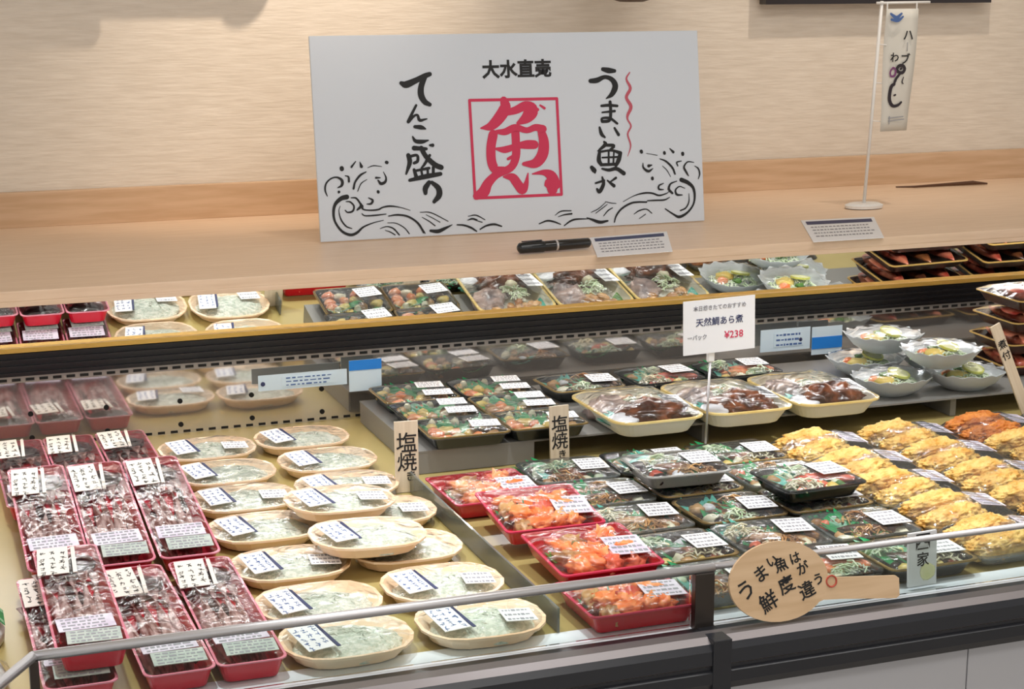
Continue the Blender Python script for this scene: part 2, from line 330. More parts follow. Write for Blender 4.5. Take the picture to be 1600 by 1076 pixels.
# ------------------------------------------------------------------ wooden counter behind the case
ct = thing('wooden_counter', 'long pale wooden counter top running behind the refrigerated case along the wall', 'counter', (1.5, 3.17, 0))
cx, cy = 1.5, 3.17
def cb(name, lo, hi, m, bev=0, par=ct): 
    return bbox(name, (lo[0]-cx, lo[1]-cy, lo[2]), (hi[0]-cx, hi[1]-cy, hi[2]), m, par, bev)
cb('front_lip', (-1.5, 2.81, .264), (4.5, 2.822, .2725), 'counter', .001)
cb('counter_top', (-1.5, 2.81, .272), (4.5, 3.528, .29), 'counter', .002)
cb('cabinet_body', (-1.5, 2.97, -DZ), (4.5, 3.52, .272), 'counter')
cb('backsplash', (-1.5, 3.508, .29), (4.5, 3.528, .36), 'splash', .001)

# ------------------------------------------------------------------ refrigerated display case
case = thing('refrigerated_display_case', 'long open refrigerated display case with golden deck, mirror strip and black front bumper', 'display case', (1.3, 2.3, -DZ))
kx, ky, kz = 1.3, 2.3, -DZ
def kb(name, lo, hi, m, bev=0, par=case):
    return bbox(name, (lo[0]-kx, lo[1]-ky, lo[2]-kz), (hi[0]-kx, hi[1]-ky, hi[2]-kz), m, par, bev)
def kfin(bm, name, m, smooth=False, par=case):
    bmesh.ops.translate(bm, vec=(-kx, -ky, -kz), verts=bm.verts[:]); return finish(bm, name, m, par, smooth=smooth)
X0, X1 = .112, 3.3
kb('deck', (-.5, 1.838, -.012), (X1, 2.921, 0), 'deck')
kb('back_panel', (-.5, 2.921, -.012), (X1, 2.93, .118), 'hazy')
bm = bmesh.new(); box(bm, (1.4, 2.915, .1235), (3.8, .03, .011), 0)
for i in range(168): box(bm, (-.45+i*.0222, 2.8995, .1235), (.014, .0012, .0045), 1)
kfin(bm, 'vent_slot_strip', ['panelg', 'slot'])
bm = bmesh.new()
for i in range(74): box(bm, (-.3+i*.0222, 2.9205, .0035), (.012, .0012, .004))
kfin(bm, 'drain_slot', 'slot'); bm = bmesh.new()
for x in (-.16, -.04, .09, .215, .341, .467, .593, .72):
    for z in (.058, .016): 
        r = bmesh.ops.create_cone(bm, cap_ends=True, segments=12, radius1=.0045, radius2=.0045, depth=.002); bmesh.ops.transform(bm, matrix=Matrix.Translation((x, 2.9205, z)) @ Matrix.Rotation(R(90), 4, 'X'), verts=r['verts'])
kfin(bm, 'panel_hole', 'slot')
bm = bmesh.new()
box(bm, (1.4, 2.918, .150), (3.8, .036, .042))
for z in (.135, .146, .157, .167): box(bm, (1.4, 2.898, z), (3.8, .006, .0035))
kfin(bm, 'air_duct_band', 'black')
kb('mirror_trim', (-.5, 2.890, .1712), (X1, 2.91, .179), 'gold')
# mirror leaning forwards
TH = R(7.5); bm = bmesh.new(); hgt = .094
c0 = Vector((1.4, 2.902, .176)); up = Vector((0, -math.sin(TH), math.cos(TH))); nb = Vector((0, math.cos(TH), math.sin(TH)))
vs = box(bm, (0, 0, 0), (3.8, .004, hgt)); bmesh.ops.transform(bm, matrix=Matrix.Translation(c0+up*hgt/2+nb*.002) @ Matrix.Rotation(TH, 4, 'X'), verts=vs)
kfin(bm, 'mirror_strip', M['mirror'])
# front sill, bumper, kick panel
kb('front_sill', (X0, 1.792, -.012), (X1, 1.838, .0006), 'sill', .0015)
bm = bmesh.new(); prof = [(1.79, .001), (1.772, .004), (1.756, .003), (1.746, -.003), (1.741, -.011), (1.740, -.028), (1.744, -.031), (1.744, -.035), (1.739, -.038), (1.739, -.052), (1.744, -.062), (1.79, -.064)]
Ls = [[(x, y, z) for y, z in prof] for x in (X0-.01, X1)]; rings = [[bm.verts.new(p) for p in L] for L in Ls]; n = len(prof)
for k in range(n):
    f = bm.faces.new((rings[0][k], rings[0][(k+1) % n], rings[1][(k+1) % n], rings[1][k])); f.material_index = 1 if k in (1, 2, 5) else 0
bm.faces.new(rings[0]); bm.faces.new(rings[1]); kfin(bm, 'front_bumper', ['bumper', 'bumptop'])
kb('kick_panel', (X0, 1.765, -DZ), (1.29, 1.79, -.064), 'kick', .001); kb('kick_panel', (1.292, 1.765, -DZ), (X1, 1.79, -.064), 'kick', .001)
kb('case_body', (X0, 1.80, -DZ), (X1, 2.93, -.0125), 'kick')
kb('joint_cover', (.905, 1.7382, -.064), (.930, 1.789, .0035), 'bumper', .001)
def post(x, y, w): return kb('guard_post', (x-w/2, y-.006, .0), (x+w/2, y+.006, .073), 'dsteel', .001)
post(.915, 1.79, .026); post(.119, 1.795, .010); post(2.3, 1.79, .026)
bm = bmesh.new(); tube(bm, [(.119, 1.795, .077), (.93, 1.792, .0765)], .0058, 12); kfin(bm, 'guard_rail', 'steel', True)
bm = bmesh.new(); tube(bm, [(.88, 1.800, .0745), (3.2, 1.800, .0735)], .0044, 12); kfin(bm, 'guard_rail', 'steel', True)
bm = bmesh.new(); tube(bm, [(.119, 1.795, .077), (-.16, 1.34, .077)], .0058, 12); kfin(bm, 'side_rail', 'steel', True)
kb('guard_glass', (.126, 1.7945, .004), (.900, 1.7975, .072), 'glass'); kb('guard_glass', (.93, 1.7945, .004), (2.285, 1.7975, .072), 'glass')
# neighbouring case, only its corner is in view
bm = bmesh.new(); v = [bm.verts.new(p) for p in ((-.2, 1.34, -.004), (.112, 1.79, -.004), (.112, 1.837, -.004), (-.5, 1.837, -.004), (-.5, 1.34, -.004))]; f = bm.faces.new(v); r = bmesh.ops.extrude_face_region(bm, geom=[f]); bmesh.ops.translate(bm, vec=(0, 0, -.6), verts=[e for e in r['geom'] if isinstance(e, bmesh.types.BMVert)])
kfin(bm, 'corner_deck', 'sill')
# riser step at the back right
rs = thing('riser_step', 'low grey riser step at the back of the case carrying the cooked fish trays', 'riser', (1.8, 2.71, .001))
bm = bmesh.new()
box(bm, (0, 0, .0365), (2.04, .35, .003)); finish(bm, 'shelf', 'greytray', rs)
for x in (-.5, 0, .5, 1.0):
    bm = bmesh.new(); box(bm, (x, 0, .0175), (.012, .32, .035)); finish(bm, 'leg', 'greytray', rs)
bm = bmesh.new(); box(bm, (-.92, -.173, .0175), (.20, .003, .035)); box(bm, (-1.0185, 0, .0175), (.003, .343, .035)); finish(bm, 'corner_panel', 'greytray', rs)

# ------------------------------------------------------------------ product prototypes
def proto(name, cat): return thing(name, '', cat)
def red_fish_tray(seed):
    t = proto('grilled_fish_tray', 'fish tray'); Wd, L, H = .0815, .37, .026
    P = rrect(Wd, L, .012)
    link(tray_me('tray', P, H, .006, .003, .0015, ('redtray', 'redrim')), 'tray', t)
    rnd = random.Random(seed)
    for i in range(5):
        x = -2+i; link(fish_me('fish', .27, .021, .016, 'fish', seed+i, rnd.uniform(-.003, .003)), 'fish', t, (x*.0120-.002, -.045+rnd.uniform(-.01, .01), .006+.003*(i % 2)), (0, 0, -x*.028+rnd.uniform(-.03, .03)))
    for i in range(6): link(lump_me('charred_bit', rnd.uniform(.004, .007), rnd.uniform(.012, .025), .003, 'sauce', seed*7+i, .3, 2, 2), 'charred_bit', t, (rnd.uniform(-.025, .025), rnd.uniform(-.13, .08), .018))
    link(lump_me('dark_garnish', .033, .030, .009, 'sauce', seed, .2), 'dark_garnish', t, (.002, .140, .016))
    link(label_me('price_label', .038, .088, seed, 'creamp', 'ink', 3, None, True), 'price_label', t, (-.020, .112, H+.0065), (R(3), R(-2), R(rnd.uniform(-7, 3))))
    link(label_me('date_strip', .005, .084, seed, 'creamp', 'creamp', 1), 'date_strip', t, (.0055, .110, H+.0065), (R(3), R(-2), R(-3)))
    link(label_me('back_label', .064, .040, seed+5, 'silver', 'greyink', 4), 'back_label', t, (-.002, -.112, H+.0058), (0, 0, R(rnd.uniform(-3, 3))))
    link(label_me('maker_label', .060, .038, seed+6, 'rlabel', 'greyink', 4), 'maker_label', t, (.003, -.1535, H+.0058), (0, 0, R(rnd.uniform(-3, 3))))
    link(film_me('cling_film', P, H, H+.006, 'film', seed, 8, 2, .004), 'cling_film', t)
    return t
def whitebait_tray(seed):
    t = proto('whitebait_tray', 'fish tray'); Wd, D, H = .158, .132, .020; P = boat(Wd, D); rnd = random.Random(seed)
    link(tray_me('tray', P, H, .010, .0045, .003, ('foam', 'foam')), 'tray', t)
    link(lump_me('whitebait', .067, .053, .016, 'bait', seed, .10, 3, 4, .2), 'whitebait', t, (.002, 0, .0062))
    link(shreds_me('loose_whitebait', .060, .045, .014, 'bait', 110, seed, .016, .0009), 'loose_whitebait', t, (.004, 0, .0085))
    link(label_me('price_label', .033, .074, seed, 'paper', 'blueink', 3, None, True), 'price_label', t, (-.044, -.004, H+.0055), (R(1), R(-3), R(rnd.uniform(5, 11))))
    link(label_me('side_strip', .0045, .070, seed, 'navy', 'navy', 1), 'side_strip', t, (-.0245, -.006, H+.0062), (R(1), R(-3), R(8)))
    if seed % 2: link(label_me('date_label', .040, .040, seed+3, 'paper', 'greyink', 3), 'date_label', t, (.042, -.020, H+.0055), (0, R(3), R(rnd.uniform(-12, 0))))
    link(film_me('cling_film', P, H, H+.0045, 'film', seed, 8, 3, .005), 'cling_film', t)
    return t
def seafood_box(seed):
    t = proto('red_seafood_box', 'food box'); Wd, D, H = .148, .152, .027; P = rrect(Wd, D, .008); rnd = random.Random(seed)
    link(tray_me('box', P, H, .009, .004, .002, ('redbox', 'boxrim')), 'box', t)
    for i in range(16):
        k = (i % 4, i//4)
        link(lump_me('seafood_piece', rnd.uniform(.018, .028), rnd.uniform(.011, .016), .012, rnd.choice(['orange', 'coral', 'orange', 'brownf', 'orange']), seed*9+i, .6, 3.2, 3, .6), 'seafood_piece', t, (-.038+k[0]*.026+rnd.uniform(-.006, .006), -.040+k[1]*.026+rnd.uniform(-.006, .006), .015+rnd.uniform(0, .008)), (0, 0, rnd.uniform(0, 3)))
    link(leaf_me('leaf_divider', .06, .026, 'herb' if seed % 2 else 'green'), 'leaf_divider', t, (-.03, .0, .018), (R(-50), 0, R(25)))
    link(label_me('price_label', .052, .062, seed, 'silver', 'greyink', 4), 'price_label', t, (.043, -.014, H+.0045), (0, 0, R(-6)))
    link(film_me('cling_film', P, H, H+.005, 'film', seed, 8, 2, .004), 'cling_film', t)
    return t
def bento(seed, two=True):
    t = proto('black_bento_tray', 'bento'); Wd, D, H = .137, .13, .024; P = rrect(Wd, D, .014); rnd = random.Random(seed)
    link(tray_me('tray', P, H, .008, .004, .002, ('btray', 'goldrim' if seed % 2 else 'btray')), 'tray', t)
    for k, (x, y) in enumerate(((-.040, .030), (-.022, -.014), (-.034, .004), (.012, .030))):
        link(leaf_me('leaf_divider', .050, .046, 'green'), 'leaf_divider', t, (x+.008, y, .010), (R(-52), 0, R(rnd.uniform(-20, 40))))
    for i in range(14):
        link(lump_me('morsel', rnd.uniform(.010, .018), rnd.uniform(.009, .014), .010, rnd.choice(['orange', 'brownf', 'brownf', 'yellowf', 'cream', 'yellowf', 'coral']), seed*9+i, .3, 2, 2), 'morsel', t, (-.045+.03*(i % 4)+rnd.uniform(-.008, .008), -.042+.027*(i//4)+rnd.uniform(-.006, .006), .013), (0, 0, rnd.uniform(0, 3)))
    for x in (0, -.04): link(lump_me('pale_garnish', .007, .006, .010, 'cream', seed, .2, 2, 2), 'pale_garnish', t, (x, .038, .020))
    link(label_me('price_label', .048, .042, seed, 'paper', 'greyink', 4), 'price_label', t, (.034, .020 if two else -.02, H+.0065), (0, 0, R(-8)))
    if two: link(label_me('date_label', .050, .040, seed+2, 'paper', 'greyink', 3), 'date_label', t, (.032, -.038, H+.0062), (0, 0, R(-8)))
    link(film_me('lid', P, H, H+.006, 'lid', seed, 6, 5, .002, .004), 'lid', t)
    return t
def head_fish_tray(seed):
    t = proto('grilled_bream_tray', 'fish tray'); Wd, D, H = .166, .225, .030; P = rrect(Wd, D, .034, 6); rnd = random.Random(seed)
    link(tray_me('tray', P, H, .014, .005, .003, ('wfoam', 'creamrim')), 'tray', t)
    link(lump_me('fish_piece', .056, .042, .028, 'fishdk', seed, .35, 2.2, 4, .55), 'fish_piece', t, (.008, -.045, .021), (0, 0, R(rnd.uniform(-15, 15))))
    link(lump_me('fish_piece', .034, .038, .024, 'sea', seed+1, .35, 2.2, 3, .5), 'fish_piece', t, (-.040, .03, .017), (0, 0, R(30)))
    for i in range(8): link(lump_me('mushroom', rnd.uniform(.012, .018), .009, .009, 'brownf', seed*7+i, .3, 2, 2), 'mushroom', t, (rnd.uniform(-.04, .05), rnd.uniform(.04, .085), .018), (0, 0, rnd.uniform(0, 3)))
    link(shreds_me('pale_shreds', .030, .024, .020, 'onion', 60, seed, .02, .0015), 'pale_shreds', t, (.012, .018, .022))
    link(lump_me('root_garnish', .014, .013, .012, 'cream', seed+4, .25, 3, 2), 'root_garnish', t, (.014, .004, .036))
    link(leaf_me('leaf_divider', .06, .045, 'teal' if seed % 2 else 'herb'), 'leaf_divider', t, (.048, .045, .014), (R(-60), 0, R(-30)))
    link(leaf_me('leaf_divider', .05, .030, 'teal'), 'leaf_divider', t, (-.052, -.035, .012), (R(-50), 0, R(50)))
    link(label_me('price_label', .036, .082, seed, 'paper', 'greyink', 4), 'price_label', t, (.058, -.025, H+.008), (0, R(5), R(-8)))
    link(lump_me('white_packet', .024, .028, .006, 'packet', seed+8, .2, 2, 2), 'white_packet', t, (-.050, -.060, .024), (0, R(-10), R(40)))
    link(film_me('cling_film', P, H, H+.020, 'film', seed, 8, 2.2, .005), 'cling_film', t)
    return t
def shell_bowl(seed):
    t = proto('salad_bowl', 'bowl'); n = 28; Wd, D = .158, .135; bm = bmesh.new()
    def ring(k, z, sc=0): return [(x*k*(1+sc*math.cos(n/2*2*math.pi*i/n)), y*k*(1+sc*math.cos(n/2*2*math.pi*i/n)), z+(sc*.06*math.cos(n/2*2*math.pi*i/n))) for i, (x, y) in enumerate(oval(Wd, D, n, 2.2))]
    loops(bm, [ring(.42, 0), ring(.5, .002), ring(.78, .015, .02), ring(1, .034, .04), ring(1.0, .0352, .04), ring(.77, .0165, .02), ring(.48, .004)])
    finish(bm, 'bowl', 'bowl', t, smooth=True)
    link(shreds_me('salad_shreds', .055, .045, .018, 'onion', 130, seed, .022, .0016), 'salad_shreds', t, (0, 0, .014))
    link(lump_me('seafood_piece', .024, .018, .010, 'yellowf', seed, .3, 2, 2), 'seafood_piece', t, (-.018, -.006, .026)); link(lump_me('seafood_piece', .014, .011, .008, 'orange', seed+1, .3, 2, 2), 'seafood_piece', t, (-.030, .012, .026))
    link(slice_me('lemon_slice', .022, .004), 'lemon_slice', t, (.016, .000, .035), (R(14), R(6), 0))
    link(lump_me('herb_sprig', .010, .008, .005, 'herb', seed, .5, 3, 2), 'herb_sprig', t, (.0, .025, .030))
    link(film_me('lid', oval(Wd*.98, D*.98, n, 2.2), .036, .046, 'film', seed, 6, 3, .004), 'lid', t)
    return t
def mixed_pack(seed, kind):
    t = proto('cooked_fish_pack', 'food pack'); Wd, D, H = .142, .126, .024; P = rrect(Wd, D, .016, 5); rnd = random.Random(seed)
    tm = {'clear': ('cleartray', 'cleartray'), 'black': ('btray', 'btray'), 'grey': ('greytray', 'wplast'), 'gold': ('btray', 'goldrim')}[kind]
    link(tray_me('tray', P, H, .010, .005, .0015, tm), 'tray', t)
    big = ('orange', 'fishdk', 'roast', 'fishdk', 'coral', 'brownf', 'roast', 'fishdk')[seed % 8]
    for i in range(3): link(fish_me('fish_piece', rnd.uniform(.06, .085), .030, .020, big, seed*5+i, rnd.uniform(-.008, .008), False), 'fish_piece', t, (-.004+i*.02, -.004+rnd.uniform(-.012, .012), .006+i*.002), (0, 0, R(rnd.uniform(40, 75))))
    for i in range(14): link(lump_me('morsel', rnd.uniform(.008, .014), rnd.uniform(.008, .011), .009, rnd.choice(['brownf', 'yellowf', 'cream', 'coral', 'herb', 'onion', 'cream', 'brownf', 'sauce', 'packet']), seed*19+i, .4, 2.5, 2), 'morsel', t, (-.042+.028*(i % 4)+rnd.uniform(-.008, .008), (-.038, -.024, .026, .038)[i//4]+rnd.uniform(-.005, .005), .014), (0, 0, rnd.uniform(0, 3)))
    for i in range(3): link(leaf_me('leaf_divider', .056, .046, rnd.choice(['green', 'green', 'teal'])), 'leaf_divider', t, (-.036+.022*i, .026-.030*i, .012), (R(-54), 0, R(rnd.uniform(-30, 50))))
    for i in range(2): link(shreds_me('thin_shreds', .028, .016, .012, rnd.choice(['onion', 'cream', 'brownf']), 34, seed+i*50, .022, .0013), 'thin_shreds', t, (rnd.uniform(-.03, .03), (-.034, .03)[i], .017))
    link(label_me('price_label', .047, .058, seed, 'paper', 'greyink', 4), 'price_label', t, (.037, rnd.uniform(-.016, .01), H+.0075), (0, 0, R(rnd.uniform(-12, 0))))
    link(film_me('lid', P, H, H+.006, 'lid', seed, 6, 5, .003, .004), 'lid', t)
    return t
def tempura_pack(seed, m='batter'):
    t = proto('tempura_pack', 'food pack'); Wd, D, H = .158, .118, .018; P = rrect(Wd, D, .016, 5); rnd = random.Random(seed)
    link(tray_me('tray', P, H, .008, .004, .0015, ('cleartray', 'cleartray')), 'tray', t)
    for i, y in enumerate((-.026, .020)):
        me = lump_me('tempura', .058, .023, .019, m, seed*3+i, .16, 5.5, 5)
        for v in me.vertices:      # crisp ragged batter
            v.co *= 1+.16*abs(noise.noise(v.co*150+Vector((seed, i, 0))))+.10*noise.noise(v.co*330)+.12*noise.noise(v.co*70)
            v.co.z = max(v.co.z+.004*math.sin(v.co.x*45+i), -.0165)
        link(me, 'tempura', t, (-.020+rnd.uniform(-.005, .005), y, .020+.005*i), (0, 0, R(rnd.uniform(-8, 8))))
    link(lump_me('herb_sprig', .012, .010, .005, rnd.choice(['herb', 'coral', 'purple']), seed, .5, 3, 2), 'herb_sprig', t, (.042, -.038, .014))
    link(label_me('price_label', .040, .062, seed, 'silver', 'greyink', 4), 'price_label', t, (.054, .008, H+.014), (0, R(8), R(-6)))
    link(film_me('lid', P, H, H+.024, 'lid', seed, 8, 3.5, .003, .004), 'lid', t)
    return t
def kabayaki_tray(seed):
    t = proto('roasted_eel_tray', 'fish tray'); Wd, D, H = .20, .15, .022; P = rrect(Wd, D, .012); rnd = random.Random(seed)
    link(tray_me('tray', P, H, .010, .004, .002, ('browntray', 'goldrim')), 'tray', t)
    for i in range(3): link(fish_me('roasted_fillet', .145, .064, .034, 'roast' if i % 2 else 'glaze', seed+i, .003, False), 'roasted_fillet', t, (-.058+i*.056, 0, .006), (0, 0, R(rnd.uniform(-6, 6))))
    link(film_me('cling_film', P, H, H+.016, 'film', seed, 6, 3, .003), 'cling_film', t)
    return t

# ------------------------------------------------------------------ placing the goods
def jit(a): return random.uniform(-a, a)
G = 'grilled fish in red trays'
rp = [red_fish_tray(i) for i in (11, 23, 31)]
colname = ['leftmost column', 'middle column', 'right-hand column']
for c in range(3):
    x = (.188, .272, .357)[c]
    lowrot = R(5.5)
    place(rp[c], (x-.004, 2.685, 0), (0, 0, jit(.01)), 'red tray of grilled fish, rearmost of the %s of red trays' % colname[c], G)
    place(rp[(c+1) % 3], (x, 2.375, .0215+(.003 if c == 0 else 0)), (lowrot, 0, jit(.012)), 'red grilled fish tray, middle of the %s, far end raised' % colname[c], G)
place(rp[0], (.170, 2.000, 0), (0, 0, 0), 'red tray of grilled fish lying underneath the front tray of the leftmost column', G)
place(rp[1], (.190, 2.012, .0335), (0, 0, R(-1)), 'red tray of grilled fish, front of the leftmost column, stacked on another tray', G)
place(rp[2], (.276, 1.998, .000), (R(0), 0, R(.8)), 'red tray of grilled fish, front of the middle column just behind the guard rail', G)
place(rp[1], (.362, 1.999, 0), (0, 0, R(-.5)), 'red tray of grilled fish, front of the right-hand column beside the whitebait trays', G)
G = 'whitebait in peach foam trays'
wp = [whitebait_tray(i) for i in (1, 2, 3, 4)]
ys = [2.745, 2.600, 2.458, 2.312, 2.150, 1.998]; nth = ['rearmost', 'second', 'third', 'fourth', 'fifth', 'sixth', 'front']
xs = [(.482, .645), (.483, .650), (.483, .643), (.480, .655), (.478, .645), (.482, .650)]
for i, y in enumerate(ys):
    place(wp[0 if i < 3 else (1, 2, 3)[i % 3]] if i != 1 else wp[1], (xs[i][0]+jit(.003), y-.005, 0), (0, 0, jit(.02)), 'peach whitebait tray, %s from the back in the column beside the red trays' % nth[i] if i else 'peach foam tray of whitebait, rearmost in the column beside the red trays', G)
    place(wp[(1, 3, 2, 0, 1, 2)[i]], (xs[i][1]+jit(.003), y+.008, 0), (0, 0, R(-1)+jit(.02)), ('peach whitebait tray, %s from back in the outer column by the bare deck' % nth[i]) if i else 'peach foam tray of whitebait, rearmost in the outer column beside the bare deck', G)
place(wp[3], (.483, 1.868, 0), (0, 0, R(1)), 'front peach foam tray of whitebait beside the red trays, seen under the rail', G)
place(wp[0], (.652, 1.868, 0), (0, 0, R(-2)), 'front peach foam tray of whitebait beside the bare deck strip, seen under the rail', G)
place(wp[2], (.592, 2.312, .0275), (0, R(1.5), R(2)), 'glossy peach tray of whitebait stacked on the fourth tray of the outer column', G)
place(wp[1], (.588, 2.150, .0275), (0, R(1.5), R(-1)), 'peach tray of whitebait stacked askew on the fifth tray of the outer column', G)
G = 'red boxes of seafood'
sb = [seafood_box(i) for i in (3, 4)]
for k, (x, y, z, w, sy) in enumerate(((.832, 2.355, .0, 'rearmost, just in front of the riser', 1), (.848, 2.176, .020, 'second from the back, tilted on its neighbour', 1), (.858, 2.008, .012, 'third from the back, piled with orange slices', 1), (.846, 1.866, 0, 'front one, seen under the guard rail', .86))):
    place(sb[k % 2], (x, y, z), (R((0, 5, 3.5, 0)[k]), 0, R((1, -1.5, 1, 0)[k])), 'red box of orange seafood, '+w, G, (1, sy, 1))
dv = tag(bbox('acrylic_divider', (-.0015, -.33, 0), (.0015, .33, .032), 'acryl'), 'low clear acrylic divider standing between the bare deck and red boxes', 'divider'); dv.location = (.742, 2.165, 0)

RZ = .038
G = 'black bento trays on the riser'
bp_ = [bento(5), bento(6), bento(7, False)]
for k, (x, y, z, pr, l) in enumerate(((.862, 2.820, RZ, 0, 'black bento tray with green dividers, rear left corner of the riser'), (1.005, 2.815, RZ, 1, 'black bento tray with green dividers, rear row, right of the corner one'),
        (.862, 2.692, RZ, 1, 'black bento tray with two white labels, left end of the middle riser row'), (1.003, 2.690, RZ, 0, 'black bento tray with two white labels, middle riser row beside the bream trays'),
        (.868, 2.577, RZ, 2, 'shallow black tray of morsels behind the brushed wooden slip at the riser corner'), (1.006, 2.580, RZ, 2, 'shallow black tray with green leaf at the riser edge, left of the bream tray'))):
    place(bp_[pr], (x, y, z), (0, 0, jit(.02)), l, G, (1, .93, 1) if k > 3 else (1, .96, 1))
G = 'bream trays on the riser'
hp = [head_fish_tray(i) for i in (3, 4, 5)]
for k, (x, y, l) in enumerate(((1.184, 2.582, 'front riser, nearest the bento trays'), (1.354, 2.584, 'front riser, middle one, behind the price card pole'), (1.526, 2.584, 'front riser, beside the clear salad bowls'))):
    place(hp[k], (x, y, RZ), (0, 0, jit(.02)), 'cream rimmed tray of dark grilled bream, '+l, G)
G = 'clear salad bowls on the riser'
bw = [shell_bowl(1), shell_bowl(2)]
for k, (x, y, z, l) in enumerate(((1.700, 2.600, RZ, 'lower left bowl near the bream tray'), (1.850, 2.590, RZ, 'lower right bowl at the riser edge'), (1.735, 2.745, RZ, 'rear left bowl on the riser'), (1.885, 2.735, RZ, 'rear right bowl on the riser'),
        (1.765, 2.735, RZ+.046, 'upper rear bowl with lemon, highest at left'), (1.795, 2.590, RZ+.046, 'upper front bowl with lemon, stacked at the edge'))):
    place(bw[k % 2], (x, y, z), (0, 0, R((5, -8, 0, 10, -5, 4)[k])), 'pale clear bowl of lemon salad, '+l, G, (.94, .94, 1))
G = 'roasted eel trays'
kp = kabayaki_tray(9)
for k in range(4):
    place(kp, (2.068+.003*k, 2.69-.003*k, RZ+.0425*k), (0, 0, R(-4+k)), 'dark brown tray of roasted fillets, %s of the stack right of the salad bowls' % ('bottom', 'second lowest', 'third lowest', 'topmost')[k], G)
for k in range(4):
    place(kp, (2.30, 2.70, RZ+.0425*k), (0, 0, R(2-k)), 'dark brown tray of roasted fillets, %s of the stack at the far right edge' % ('bottom', 'second lowest', 'third lowest', 'topmost')[k], G)

G = 'cooked fish packs'
mp_ = [mixed_pack(s, k) for s, k in ((1, 'clear'), (2, 'gold'), (3, 'clear'), (4, 'black'), (5, 'clear'), (6, 'grey'), (7, 'gold'), (8, 'black'))]
rown = ('rearmost', 'second', 'third', 'fourth', 'front')
cols = ((.985, 'beside the red boxes'), (1.132, 'between the two outer pack columns'), (1.280, 'beside the tempura'))
for c, (x, cl) in enumerate(cols):
    for r_, y in enumerate((2.404, 2.274, 2.144, 2.014, 1.886)):
        z = .0
        place(mp_[(c*3+r_*2+(c*r_)) % 8], (x+jit(.004), y+jit(.003), z), (R(0), 0, jit(.035)), 'lidded pack of cooked fish, %s in the column %s' % (rown[r_], cl), G, (.985, .96, 1))
place(mp_[5], (1.108, 2.270, .0345), (0, 0, R(-3)), 'grey tray pack of cooked fish stacked on top in the middle column', G)
place(mp_[3], (1.262, 2.140, .0345), (0, 0, R(2)), 'black tray pack of cooked fish stacked on top beside the tempura', G)
G = 'tempura packs'
tp = [tempura_pack(1), tempura_pack(2), tempura_pack(3), tempura_pack(4, 'batter2')]
for c, (x, cl) in enumerate(((1.435, 'beside the cooked fish packs'), (1.600, 'in the middle of the fried food'), (1.765, 'towards the right edge'), (1.93, 'at the far right'))):
    for r_, y in enumerate((2.385, 2.262, 2.140, 2.018, 1.896)):
        if (c == 3 and r_ > 1) or (c == 2 and r_ > 3): continue
        place(tp[3] if (c == 2 and r_ == 0) else tp[(c+r_*2) % 3], (x+jit(.003), y+jit(.003), 0), (0, 0, jit(.03)), 'clear pack of %s tempura, %s in the column %s' % ('orange brown' if (c == 2 and r_ == 0) else 'golden', rown[r_], cl), G)
G = 'cooked fish packs'
for k, (x, l) in enumerate(((1.165, 'left one'), (1.325, 'middle one'), (1.485, 'right one'))):
    place(mp_[(1, 3, 7)[k]], (x, 2.790, RZ), (0, 0, R(2)), 'black pack of cooked fish, %s of three behind the bream trays' % l, G)
# white bagged packs in the neighbouring case
for k, (x, y, z) in enumerate(((.052, 2.22, 0), (.055, 2.06, 0), (.050, 1.90, 0), (-.06, 2.14, 0), (-.06, 1.95, 0), (.035, 1.72, 0), (-.03, 1.62, 0))):
    w = thing('bagged_fish_pack', 'white bagged fish pack with %s, %s' % (('green label', 'left of the red trays, third back'), ('green label', 'left of the red trays near the guard corner'), ('plain film', 'left of the guard corner'), ('plain film', 'further left, rear'), ('plain film', 'further left, front'), ('plain film', 'just left of the corner post'), ('plain film', 'in the lower left foreground'))[k], 'food pack', (x, y, z), (0, 0, jit(.1)), 'white bagged packs left of the red trays')
    link(lump_me('bag', .048, .072, .026, 'bag', k, .16, 2, 3, .3), 'bag', w, (0, 0, .009))
    link(film_me('wrapper', oval(.10, .15, 24, 3), .012, .038, 'film', k, 6, 2.4, .006), 'wrapper', w)
    if k < 2: link(label_me('green_label', .012, .05, k, 'green', 'palegrn', 2), 'green_label', w, (.046, -.005, .03), (0, R(50), 0))

# ------------------------------------------------------------------ signs and cards
# brush strokes in millimetres on the board: x,z,width
RED='378.4,254.3,11.9 380.7,240.5,17.8 367.9,221.6,17.8 349.4,205.7,13.4 328.7,202.2,2.4 / 377.1,229.6,8.9 401,234.4,11.9 422.2,242.1,14.8 433.7,233.5,23.7 424.1,219.9,17.8 405.7,209.4,5.9 / 440.1,241.6,3 448.7,234.4,4.2 / 453.6,242.6,3 462.3,236.8,4.2 / 360.6,194.3,5.9 378.2,193.8,10.4 399.3,201.3,10.4 422.8,195.1,8.9 441,200,10.4 457.3,196.7,11.9 / 353,189.1,14.8 347.3,164.5,14.8 347.3,137,14.8 355.3,121.5,13.4 371.7,125,3 / 452.6,194.1,11.9 457.5,171.7,16.3 453.3,146.8,17.8 437.4,130.7,14.8 413.5,130.2,5.9 / 399.2,198.6,13.4 399.4,173.7,13.4 398,146.1,13.4 386.5,124.4,11.9 356.3,111.8,11.9 337.8,96,14.8 328.1,79.9,17.8 313.1,72.3,11.9 / 358.9,161.4,4.5 376.4,159.3,10.4 400.5,165.4,8.9 421.4,167.4,13.4 437.8,166.8,13.4 / 381.4,141.2,4.5 393.5,146.3,5.9 / 370.8,107,3 388.4,104.9,13.4 399.6,90.6,14.8 408,80.5,14.8 415.9,89.8,8.9 421.5,111.9,1.8 / 430.4,110.1,1.8 454.5,111.9,8.9 469.2,104.3,17.8 471.4,87.4,26.7 470.9,79.1,17.8'
